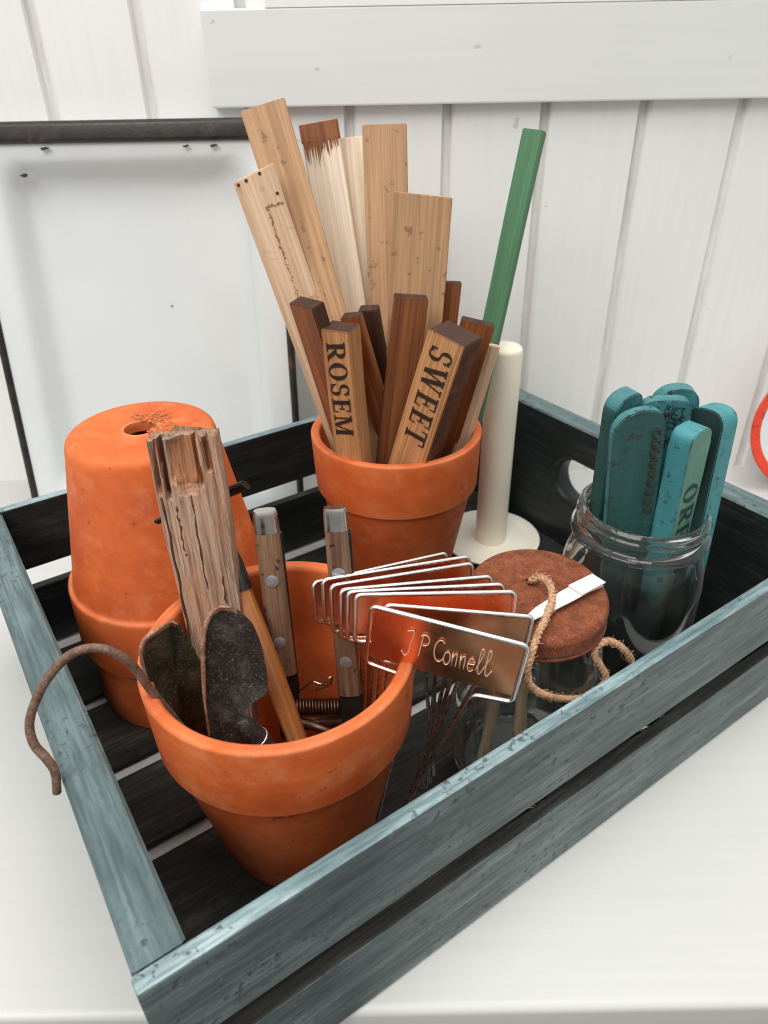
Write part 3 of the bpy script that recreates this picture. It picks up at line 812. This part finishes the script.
# ------------------------------------------------------------------ plate at the right
pc = V((.4495, .672, .0685))
pm = Mx.Translation(pc) @ Mx.Rotation(R(90-12), 4, 'X')
bm = bmesh.new()
lathe(bm, [(0, 0)]+roundprof([(.040, 0), (.048, .004), (.0585, .007), (.0585, .0055), (.048, .002), (.040, -.002), (0, -.002)], .002), 72)
pl = thing('enamel_plate', 'white enamel plate with red rim leaning against the wall at the right', 'plate', pm)
obj('dish_face', bm, M['enamel'], pm, pl, smooth=True)
bm = bmesh.new(); lathe(bm, roundprof([(.0575, .0048), (.0575, .0078), (.0660, .0100), (.0685, .0090), (.0680, .0068), (.0575, .0048)], .0012), 72)
obj('rim', bm, M['red'], pm, pl, smooth=True)

# ------------------------------------------------------------------ tools in the front pot
# weathered stake with a splintered top
T = U(178.5, 437, y=.318); B = U(219, 660, y=.284)
x, y, z = axes(T, B, .05); B = B + (B-T).normalized()*.045
Ln = (T-B).length
SM = Mx(((x.x, y.x, z.x, B.x), (x.y, y.y, z.y, B.y), (x.z, y.z, z.z, B.z), (0, 0, 0, 1)))
bm = bmesh.new(); w_, t_ = .0345, .017
N = 120; NZ = 110; rings = []
grooves = [(-.84, .10, .24), (-.62, .07, .28), (-.36, .05, .20), (-.08, .13, .26), (.16, .05, .18), (.40, .09, .23), (.74, .06, .20)]
for j in range(NZ+1):
    f = j/NZ; zz = Ln*f; ring = []
    wd = w_*(.76+.24*min(1, f*1.5)); wd *= 1+.02*sin(f*9)
    for k in range(N):
        a = 2*pi*k/N; ca, sa = cos(a), sin(a)
        px_ = math.copysign(abs(ca)**.42, ca); py_ = math.copysign(abs(sa)**.42, sa)
        p = V((px_*wd/2, t_/2+py_*t_/2, zz))
        s_ = px_; dep = 0; rag = 0
        nz = mn.noise(V((s_*7+3, py_*5, zz*22))); nf = mn.noise(V((s_*26, py_*20, zz*60)))
        for gc, gw, gl in grooves:
            ln = gl*.105*(1+.15*sin(gc*50))
            d_from_top = Ln-zz
            if d_from_top < ln:
                u_ = (s_-gc-.10*nz-.03*nf)/gw
                if abs(u_) < 1: dep = max(dep, (1-u_*u_)**.6*(.0062)*(1 if d_from_top < ln*.9 else .5))
        if py_ < .3: p.y += dep*(1 if py_ < -.5 else .4)
        p.x -= math.copysign(1, px_)*(dep*.3 if abs(px_) > .9 else 0)
        p += V((ca, sa, 0))*(nz*.0006+nf*.00045)
        if j > NZ-4:
            p.z += .0042*mn.noise(V((s_*5, py_*2, 1.7)))+.0022*mn.noise(V((s_*19, py_*9, 4)))
        ring.append(bm.verts.new(p))
    rings.append(ring)
for a, b in zip(rings, rings[1:]):
    for k in range(N): bm.faces.new((a[k], a[(k+1) % N], b[(k+1) % N], b[k]))
bm.faces.new(rings[-1]); bm.faces.new(rings[0][::-1])
for f in bm.faces:
    c = f.calc_center_median()
    if c.z > Ln-.034 and .0026 < c.y < t_*.55 and abs(c.x) < w_*.43: f.material_index = 1
stk = obj('weathered_handle', bm, [M['weathered'], M['fresh_split']], SM, smooth=True, auto=35)
tag(stk, 'weathered flat wooden handle with a splintered notched top', 'tool handle')
# a long crack line in it
bm = bmesh.new()
for x0, za, zb in ((.0005, Ln-.030, Ln-.105), (-.0075, Ln-.035, Ln-.062), (-.0137, Ln-.030, Ln-.125), (.0095, Ln-.075, Ln-.12)):
    pts = [V((x0+.0013*mn.noise(V((x0*900, q*.55, 0))), .00035, za+(zb-za)*q/14)) for q in range(15)]
    tube(bm, pts, [.00058+.0002*sin(q*2.3) for q in range(15)], 5)
obj('crack', bm, M['walnut'], SM, stk)

# weeding tool with tan handle, its iron head crossing behind the weathered handle
hy = .296
hw_ = thing('weeding_tool', 'tan wooden handled tool with a black iron head behind the weathered handle', 'hand tool', U(300, 750, y=.262))
pA, pB = U(304, 758, y=.254), U(240, 584, y=.308)
bm = bmesh.new(); pts = [pA.lerp(pB, k/20) for k in range(21)]
tube(bm, pts, [.0052+.0012*sin(k/20*pi*.8)-.0010*(k/20) for k in range(21)], 20, sx=1.05, sy=.9)
zax = (pB-pA).normalized(); HM = Mx.Translation(pA) @ zax.to_track_quat('Z', 'Y').to_matrix().to_4x4()
for v in bm.verts: v.co = HM.inverted() @ v.co
obj('handle', bm, M['tan_handle'], HM, hw_, smooth=True, auto=60)
bm = bmesh.new(); pC = U(226, 545, y=.325)
tube(bm, [pB-zax*.004, pB+zax*.002, pB.lerp(pC, .6), pC], [.0058, .0060, .0056, .004], 16)
obj('ferrule', bm, M['iron'], None, hw_, smooth=True, auto=60)
bm = bmesh.new()
pD, pE = U(157, 522, y=.340), U(246, 485, y=.342)
tube(bm, [pC, U(205, 505, y=.341), pD.lerp(pE, .5)], .003, 10)
tube(bm, [pD, pD.lerp(pE, .3)+V((0, 0, .001)), pD.lerp(pE, .8), pE], [.0032, .0040, .0058, .0062], 10, sx=.42)
obj('iron_head', bm, M['iron'], None, hw_, smooth=True, auto=50)

# old shears: two riveted wooden handles, spring and catch
shears = thing('pruning_shears', 'old shears with two riveted wooden handles and a coil spring in the front pot', 'shears', U(320, 715, y=.283))
def shear_handle(pt, yt, pb, yb, wpx, lean_yaw, rivs):
    T, B = U(*pt, y=yt), U(*pb, y=yb)
    x, y, z = axes(T, B, lean_yaw); Ln = (T-B).length
    Mt = Mx(((x.x, y.x, z.x, B.x), (x.y, y.y, z.y, B.y), (x.z, y.z, z.z, B.z), (0, 0, 0, 1)))
    w = PXM(dist(T), wpx); t = w*.62
    def body(z0, z1, k0, k1, rx, ry, yo=0, n=14, m=28, top=False):
        bm = bmesh.new(); rings = []
        for j in range(n+1):
            f = j/n; zz = z0+(z1-z0)*f; kk = k0+(k1-k0)*f
            if top and f > .8: kk *= 1-.10*((f-.8)/.2)**2
            rings.append([bm.verts.new((math.copysign(abs(cos(q))**.78, cos(q))*rx*kk, yo+math.copysign(abs(sin(q))**.78, sin(q))*ry*kk, zz)) for q in [2*pi*k/m for k in range(m)]])
        for a, b in zip(rings, rings[1:]):
            for k in range(m): bm.faces.new((a[k], a[(k+1) % m], b[(k+1) % m], b[k]))
        bm.faces.new(rings[-1]); bm.faces.new(rings[0][::-1]); return bm
    capz = .0125
    h = obj('handle', body(.016, Ln-capz, 1.06, .93, w/2, t/2), M['handle'], Mt, shears, smooth=True, auto=60)
    obj('end_cap', body(Ln-capz, Ln, .96, .90, w/2, t/2, top=True), M['steel'], Mt, h, smooth=True, auto=50)
    # iron tang shows along the right edge and at the foot
    bm = bmesh.new(); box(bm, (w*.36, -t*.10, 0), (w*.545, t*.34, Ln-capz-.001), .0006)
    box(bm, (-w*.46, -t*.30, -.03), (w*.5, t*.3, .0158), .001)
    obj('tang', bm, M['iron'], Mt, h)
    for f in rivs:
        bm = bmesh.new(); r = .0036
        lathe(bm, [(r, -.001), (r, .0004), (r*.8, .00062), (0, .0007)], 20)
        obj('rivet', bm, M['rivet'], Mt @ Mx.Translation((-.0002, -t/2*1.0, Ln*f)) @ Mx.Rotation(R(90), 4, 'X'), h, smooth=True, auto=35)
    return h
shear_handle((264.5, 510), .317, (287, 695), .296, 27, .12, (.66, .33))
shear_handle((334.5, 507), .310, (352, 715), .286, 26, -.05, (.72, .30))
bm = bmesh.new(); a, b = U(291, 707, y=.292), U(347, 706, y=.292); ax_ = (b-a).normalized()
n1 = ax_.orthogonal().normalized(); n2 = ax_.cross(n1)
tube(bm, [a+(b-a)*(k/(18*14)) + (n1*cos(2*pi*k/14)+n2*sin(2*pi*k/14))*.0042 for k in range(18*14+1)], .0009, 6)
obj('spring', bm, M['spring'], None, shears, smooth=True)
bm = bmesh.new(); tube(bm, spline([U(302, 690, y=.29), U(312, 682, y=.288), U(322, 684, y=.286), U(331, 677, y=.287), U(330, 684, y=.289), U(316, 690, y=.29)], 8), .0008, 7)
obj('catch', bm, M['steel'], None, shears, smooth=True)
bm = bmesh.new(); tube(bm, spline([U(300, 722, y=.283), U(320, 728, y=.279), U(345, 738, y=.277)], 8), [.0025]*17, 8)
tube(bm, spline([U(292, 722, y=.292), U(318, 722, y=.295), U(352, 720, y=.291)], 8), [.0045]*17, 8)
obj('blade_pivot', bm, M['spring'], None, shears, smooth=True)

# trowel blades
def blade_obj(outline, yfun, thick, cup, mat, name, parent=None, rim=None):
    """outline: pixel points of the blade's edge; yfun gives the depth of each point"""
    pts = [U(px, py, y=yfun(px, py)) for px, py in outline]
    pts = spline(pts+[pts[0]], 6)[:-1]
    c = sum(pts, V())/len(pts)
    bm = bmesh.new(); rings = []
    K = 9
    toward = (EYE-c).normalized()
    for k in range(K):
        f = 1-(k/K)**1.15
        rings.append([bm.verts.new(c+(p-c)*f - toward*cup*(1-f*f)) for p in pts])
    cv = bm.verts.new(c-toward*cup)
    n = len(pts)
    for a, b in zip(rings, rings[1:]):
        for k in range(n):
            f = bm.faces.new((a[k], a[(k+1) % n], b[(k+1) % n], b[k]))
            if rim and a in rings[:2]:
                q = ((k/n-rim[0]) % 1)/rim[1]
                if q < 1 and a is rings[0]: f.material_index = 1
    for k in range(n): bm.faces.new((rings[-1][k], rings[-1][(k+1) % n], cv))
    for v in bm.verts:
        v.co += toward*(.0005*mn.noise(v.co*180))
    bmesh.ops.recalc_face_normals(bm, faces=bm.faces[:])
    r = bmesh.ops.extrude_face_region(bm, geom=bm.faces[:])
    for v in r['geom']:
        if isinstance(v, bmesh.types.BMVert): v.co -= toward*thick
    for v in bm.verts: v.co -= c
    o = obj(name, bm, [mat, M['rust_edge']], Mx.Translation(c), parent, smooth=True, auto=40)
    return o, pts, c
tr = thing('hand_trowel', 'small black trowel blade with rusty edge pointing up at the front of the pot', 'trowel', U(250, 745, y=.232))
yA = lambda px, py: .2440 + (745-py)*.00005 - (px-202)*.00002
out = [(220, 604), (232, 605.5), (242, 613), (251.5, 622.5), (258, 635.5), (263, 651), (266.5, 669), (268, 685), (265.5, 694), (257, 700), (247.6, 707), (244.5, 714), (246, 727), (251, 752), (232, 758), (212, 748), (204, 708), (201, 677), (201, 646), (204, 625), (210.5, 611)]
o, pts, c = blade_obj(out, yA, .0012, .0070, M['blade'], 'blade', tr, rim=(15.2/21, .34))
bm = bmesh.new(); n = len(pts)
i0 = int(n*15.3/21); seq = pts[i0:]+pts[:int(n*1.3/21)]
m = len(seq)
tube(bm, spline([p+(c-p).normalized()*.0012+V((0, -.0008, .0)) for p in seq[::3]], 4), .0, 6) if False else None
q = [p+(c-p).normalized()*.0014+(EYE-c).normalized()*.0006 for p in seq]
tube(bm, q, [.0011*(1-(abs(2*k/(m-1)-1))**3*.75)*(1+.55*mn.noise(V((k*.9, 2, 1)))) for k in range(m)], 8, sx=1.0)
obj('rusty_edge', bm, M['rust_edge'], None, tr, smooth=True)
bm = bmesh.new()
fa, fb = U(240, 719, y=.2450), U(277, 764, y=.2475)
tube(bm, [fa.lerp(fb, k/10) for k in range(11)], [.0024, .0044, .0056, .0060, .0058, .0062, .0062, .0060, .0060, .0060, .006], 18)
obj('ferrule', bm, M['blade'], None, tr, smooth=True)
bm = bmesh.new(); fz = (fb-fa).normalized(); nx = fz.orthogonal().normalized(); ny = fz.cross(nx)
tube(bm, [fa.lerp(fb, .40)+fz*.0006*k/24+(nx*cos(2*pi*k/24)+ny*sin(2*pi*k/24))*.0064 for k in range(49)], .0006, 6)
obj('wire_binding', bm, M['wire'], None, tr, smooth=True)

sc_ = thing('bulb_scoop', 'rusty green black scoop blade resting against the left inside of the pot', 'scoop', U(180, 740, y=.245))
def yB(px, py):
    d = (U(px, py, y=1)-EYE); q = V((EYE.x-PF.x, EYE.y-PF.y)); e = V((d.x, d.y))
    a = e.dot(e); b = 2*q.dot(e); c = q.dot(q)-.0555**2; k = b*b-4*a*c
    y = (-b+math.sqrt(k))/(2*a) if k > 0 else -b/(2*a)
    return min(y*d.y, .262)
out = [(171, 620), (180, 625), (188, 639), (197, 654), (208, 682), (216, 720), (208, 748), (190, 752), (172, 735), (159, 712), (147, 682), (140, 656), (143, 640), (155, 630)]
o2, pts2, c2 = blade_obj(out, yB, .0014, .004, M['blade_green'], 'blade', sc_, rim=(10.2/14, .30))
bm = bmesh.new(); n = len(pts2); seq = pts2[int(n*9.6/14):]+pts2[:int(n*1.0/14)]; m = len(seq)
tube(bm, [p+(c2-p).normalized()*.0008+(EYE-c2).normalized()*.0004 for p in seq], [.0010*(1-(abs(2*k/(m-1)-1))**3*.75)*(1+.3*mn.noise(V((k*.6, 5, 1)))) for k in range(m)], 8)
obj('rusty_edge', bm, M['rust_edge'], None, sc_, smooth=True)

# rusty hooked rod hanging out over the left rim
hp = [(214, 768, .238), (188, 736, .236), (168, 711, .2345), (150, 689, .233), (132, 665, .231), (113, 652, .229), (92, 648, .227), (70, 655, .224), (50, 675, .220), (36, 700, .216), (29.5, 724, .212), (34, 744, .208), (46, 758, .206), (55, 772, .2045), (57, 792, .203)]
bm = bmesh.new(); path = spline([U(a, b, y=c) for a, b, c in hp], 8)
tube(bm, path, [.0020*(1+.04*mn.noise(V((k*.23, 0, 0)))) for k in range(len(path))], 12)
hk = obj('hooked_rod', bm, M['rust_rod'], None, smooth=True, auto=60)
tag(hk, 'bent rusty iron rod hooked over the left rim of the front pot', 'hook')

# ------------------------------------------------------------------ copper plant markers straddling the pot rim
GM = 'copper plant markers on wire stakes at the right rim of the front pot'
def marker(label, tl, ytl, tr_, ytr, bl, foot, hgt=.0285, zf=.016, tilt=.0, text=False, inner=None, loops=False):
    TL = U(*tl, y=ytl); TR = U(*tr_, z=TL.z-.008)
    x = (TR-TL).normalized(); Wd = (TR-TL).length
    # the blade of the label hangs in the plane of the image's lower left corner
    D = U(*bl, y=ytl+tilt)-TL; hgt = D.length; D = (D-x*D.dot(x)).normalized()
    n = x.cross(D).normalized()
    if n.y > 0: n = -n
    # local frame: x along top, y = -n, z = -D
    zl = -D; yl = zl.cross(x).normalized()
    Mt = Mx(((x.x, yl.x, zl.x, TL.x), (x.y, yl.y, zl.y, TL.y), (x.z, yl.z, zl.z, TL.z), (0, 0, 0, 1)))
    t = thing('plant_marker', label, 'plant marker', Mt, GM)
    r = .00118; lx = .0185
    ll = [P for P in (V((lx, 0, -hgt-.001)), V((Wd-lx, 0, -hgt-.001)))]
    foot_w = foot if isinstance(foot, V) else U(*foot, z=zf)
    Lf = (Mt.inverted() @ foot_w)
    fl = V((Lf.x-.016, Lf.y, Lf.z)); fr = V((Lf.x, Lf.y, Lf.z))
    if inner is not None: fl = Mt.inverted() @ inner
    pts = [fl, ll[0], V((0.0, 0, -hgt+.001)), V((0, 0, 0)), V((Wd, 0, 0)), V((Wd, 0, -hgt+.001)), ll[1], fr]
    bm = bmesh.new(); tube(bm, fillet(pts, .0032, 6), r, 10)
    for f in bm.faces:
        if f.calc_center_median().z < -hgt-.0065: f.material_index = 1
    obj('wire_stake', bm, [M['wire'], M['wire_leg']], Mt, t, smooth=True)
    bm = bmesh.new(); nx, nz_ = 24, 8; g = {}
    ph = random.random()*9
    for i in range(nx+1):
        for j in range(nz_+1):
            xx = .0012+(Wd-.0024)*i/nx; zz = -.0012-(hgt-.0062)*j/nz_
            g[i, j] = bm.verts.new((xx, .0002+.0009*sin(xx*60+ph)*.6+.0004*mn.noise(V((xx*60+ph, zz*60, 0))), zz))
    for i in range(nx):
        for j in range(nz_): bm.faces.new((g[i, j], g[i+1, j], g[i+1, j+1], g[i, j+1]))
    rr = bmesh.ops.extrude_face_region(bm, geom=bm.faces[:])
    for v in rr['geom']:
        if isinstance(v, bmesh.types.BMVert): v.co.y += .0005
    # rolled lip round the top wire
    pl_ = obj('copper_plate', bm, M['copper'], Mt, t, smooth=True, auto=40)
    if text:
        bm = bmesh.new()
        for st, off in text:
            P = []
            for (a, b) in st:
                xx = (.23+a*.66)*Wd; zz = -.0085-(1-b)*hgt*.40
                P.append(V((xx, .0002+.0009*sin(xx*60+ph)*.6-.00055, zz)))
            tube(bm, spline(P, 5) if len(P) > 2 else P, .00028, 6)
        obj('lettering', bm, M['engrave'], Mt, pl_, smooth=True)
    return t, Mt, Wd
# handwriting strokes, x 0..1 along the words, y 0..1 from baseline to capital height
def ell(cx, cy, rx, ry, a0, a1, n=12): return [(cx+rx*cos(R(a0+(a1-a0)*k/n)), cy+ry*sin(R(a0+(a1-a0)*k/n))) for k in range(n+1)]
JP = [([(.03, .95), (.10, 1.0), (.085, .5), (.07, .05), (.035, -.08), (.0, .08)], 0),
      ([(.175, 0), (.185, .5), (.195, 1.0)], 0), ([(.17, .9)]+ell(.215, .76, .045, .22, 110, -110), 0),
      (ell(.375, .5, .055, .45, 50, 320), 0),
      (ell(.455, .28, .032, .27, 0, 360), 0),
      ([(.505, .55), (.51, .02)], 0), ([(.51, .35), (.53, .55), (.548, .5), (.55, .02)], 0),
      ([(.585, .55), (.59, .02)], 0), ([(.59, .35), (.61, .55), (.628, .5), (.632, .02)], 0),
      ([(.66, .3), (.72, .33)]+ell(.695, .28, .033, .27, 15, 320), 0),
      ([(.745, .1), (.785, .7), (.79, 1.0), (.765, .95), (.765, .15), (.79, .0), (.82, .3)], 0),
      ([(.82, .3), (.86, .75), (.862, 1.02), (.837, .95), (.84, .15), (.865, .0), (.90, .25)], 0),
      ]
SC = [(ell(.50, .0, .05, .3, 0, 360), 0), (ell(.64, -.1, .05, .35, -20, 350), 0), ([(.56, .0), (.60, .12), (.66, .1)], 0), ([(.30, -.1), (.40, .05), (.47, -.05)], 0), ([(.70, .1), (.78, -.05)], 0)]
rimP = PF+V((RP, 0, HP))
def inside(k): return V((PF.x+.034+.0022*k, PF.y+.020-.006*k, .030))
marks = [
 ('backmost copper plant marker with its wire top tilted up to the right', (313, 583), .300, (446, 553), .296, (311, 625), (434, 775)),
 ('second copper marker from the back of the fan', (323, 580), .295, (469, 556.5), .288, (321, 626), (430, 782)),
 ('third copper marker from the back of the fan', (331, 586), .289, (472, 563.5), .281, (329, 634), (425, 788)),
 ('copper marker in the middle of the fan, fourth from the back', (341, 590), .283, (491, 576.5), .271, (338, 640), (419, 794)),
 ('fifth copper marker from the back of the fan', (348, 592), .279, (503, 584.5), .264, (345, 642), (412, 800)),
 ('level topped copper marker sixth from the back', (356, 595), .275, (515, 592), .257, (352, 643), (405, 806)),
]
for k, (lab, tl, y1, tr1, y2, bl, ft) in enumerate(marks):
    marker(lab, tl, y1, tr1, y2, bl, U(*ft, z=.02+.004*k), inner=inside(k), tilt=-.0075)
marker('copper marker just behind the front one with looped scratched writing', (386, 605), .266, (533, 617), .244, (379, 662), U(408, 800, z=.03), inner=inside(6), text=SC)
marker('front copper plant marker with a handwritten name scratched into it', (372, 606), .257, (528, 646), .2345, (357, 661), U(404, 806, z=.045), inner=V((PF.x+.052, PF.y-.020, .07)), text=JP, tilt=.001)

# ------------------------------------------------------------------ twine and paper strip
def rope(path, r, turns_per_m, fuzz):
    bm = bmesh.new(); T, X = frames(path); s_ = 0; acc = [0]
    for a, b in zip(path, path[1:]): s_ += (b-a).length; acc.append(s_)
    for st in range(3):
        P = []
        for i, p in enumerate(path):
            a = 2*pi*(turns_per_m*acc[i]+st/3); P.append(p+(X[i]*cos(a)+T[i].cross(X[i])*sin(a))*r*.52)
        tube(bm, P, [r*.56*(1+.12*mn.noise(V((i*.3, st*7, 0)))) for i in range(len(P))], 7)
    for k in range(fuzz):
        i = random.randrange(1, len(path)-1); d = V((random.gauss(0, 1), random.gauss(0, 1), random.gauss(0, 1))).normalized()
        p = path[i]+d*r*.7; e = T[i]*random.uniform(-.004, .004)
        tube(bm, spline([p-e*.6, p+d*.0008, p+d*random.uniform(.0008, .0030)+e], 3), .00016, 3)
    return bm
zl = .150
tw = [(531, 583, dict(z=zl-.008)), (532, 580, dict(z=zl+.0015)), (540, 577, dict(z=zl+.0055)), (550, 585, dict(z=zl+.0050)), (552, 600, dict(z=zl+.0045)), (546, 618, dict(z=zl+.0042)), (538, 634, dict(z=zl+.003)), (532, 652, dict(y=.262)), (527, 672, dict(y=.2585)), (531, 686, dict(y=.2575)), (545, 695, dict(y=.2585)), (562, 699, dict(y=.2635)), (582, 698, dict(y=.2705)), (598, 690, dict(y=.2775)), (606, 678, dict(y=.281)), (600, 665, dict(y=.282)), (594, 653, dict(y=.283)), (600, 643, dict(y=.285)), (612, 642, dict(y=.288)), (624, 650, dict(y=.290)), (632, 661, dict(y=.291))]
path = spline([U(a, b, **k) for a, b, k in tw], 12)
tn = obj('twine', rope(path, .0020, 120, 520), M['twine'], None, smooth=True)
tag(tn, 'loop of brown jute twine threaded through the hole in the rusty lid', 'twine')
bm = bmesh.new()
pa, pb, pcx = U(526, 621, z=zl+.0034), U(566, 597, z=zl+.0030), U(597, 582, z=zl+.0036)
sd = V((0, 0, 1)).cross((pcx-pa).normalized()).normalized()
def strip(P, hw, zoff):
    rows = [[bm.verts.new(p+sd*s_*h+V((0, 0, zoff))) for s_ in (-1, 1)] for p, h in zip(P, hw)]
    for a, b in zip(rows, rows[1:]): bm.faces.new((a[0], a[1], b[1], b[0]))
strip([pa, pa.lerp(pb, .35)+V((0, 0, .0006)), pb, pb.lerp(pcx, .5)+V((0, 0, .0008)), pcx], [.0018, .0036, .0047, .0047, .0046], 0)
strip([pb.lerp(pcx, .28), pcx+V((.0008, .0004, .0006))], [.0050, .0048], .0015)
r = bmesh.ops.extrude_face_region(bm, geom=bm.faces[:])
for v in r['geom']:
    if isinstance(v, bmesh.types.BMVert): v.co.z += .0005
pt = obj('paper_tag', bm, M['paper'])
tag(pt, 'narrow white folded paper strip lying across the rusty lid under the twine', 'tag')

# ------------------------------------------------------------------ light: a bright white room, soft light from overhead windows
w = bpy.data.worlds.new('World'); sc.world = w; w.use_nodes = True
nt = w.node_tree; bg = nt.nodes['Background']
tc = nt.nodes.new('ShaderNodeTexCoord'); sp = nt.nodes.new('ShaderNodeSeparateXYZ'); cr = nt.nodes.new('ShaderNodeValToRGB')
ma = nt.nodes.new('ShaderNodeMath'); ma.operation = 'MULTIPLY_ADD'; ma.inputs[1].default_value = .5; ma.inputs[2].default_value = .5
nt.links.new(tc.outputs['Generated'], sp.inputs[0]); nt.links.new(sp.outputs['Z'], ma.inputs[0]); nt.links.new(ma.outputs[0], cr.inputs[0]); nt.links.new(cr.outputs[0], bg.inputs[0])
e = cr.color_ramp.elements; e[0].position = .30; e[0].color = (.34, .33, .32, 1); e[1].position = .95; e[1].color = (1.35, 1.33, 1.30, 1)
x_ = e.new(.52); x_.color = (.50, .50, .495, 1)
x_ = e.new(.66); x_.color = (.98, .965, .94, 1)
bg.inputs[1].default_value = .64
def area(name, loc, target, sx, sy, power, col):
    l = bpy.data.lights.new(name, 'AREA'); l.shape = 'RECTANGLE'; l.size = sx; l.size_y = sy; l.energy = power; l.color = col
    o = bpy.data.objects.new(name, l); C.objects.link(o); o.location = loc
    o.rotation_euler = (V(target)-V(loc)).to_track_quat('-Z', 'Y').to_euler()
area('window_light', (-.70, -.65, 1.5), (0, .5, .08), 1.1, .9, 20, (1, .975, .94))
area('skylight', (.35, .30, 1.9), (.05, .42, 0), 1.2, .7, 15, (1, .995, .975))

# ------------------------------------------------------------------ render settings
sc.view_settings.view_transform = 'Standard'; sc.view_settings.look = 'None'; sc.view_settings.exposure = 0; sc.view_settings.gamma = 1
sc.render.engine = 'CYCLES'
cy = sc.cycles
cy.filter_width = 1.05; cy.use_denoising = True; cy.max_bounces = 14; cy.transmission_bounces = 12; cy.glossy_bounces = 6; cy.diffuse_bounces = 5
cy.transparent_max_bounces = 12; cy.sample_clamp_indirect = 6; cy.caustics_reflective = False; cy.caustics_refractive = True; cy.blur_glossy = .4
for o in list(bpy.data.objects):
    if '_w' in o: del o['_w']
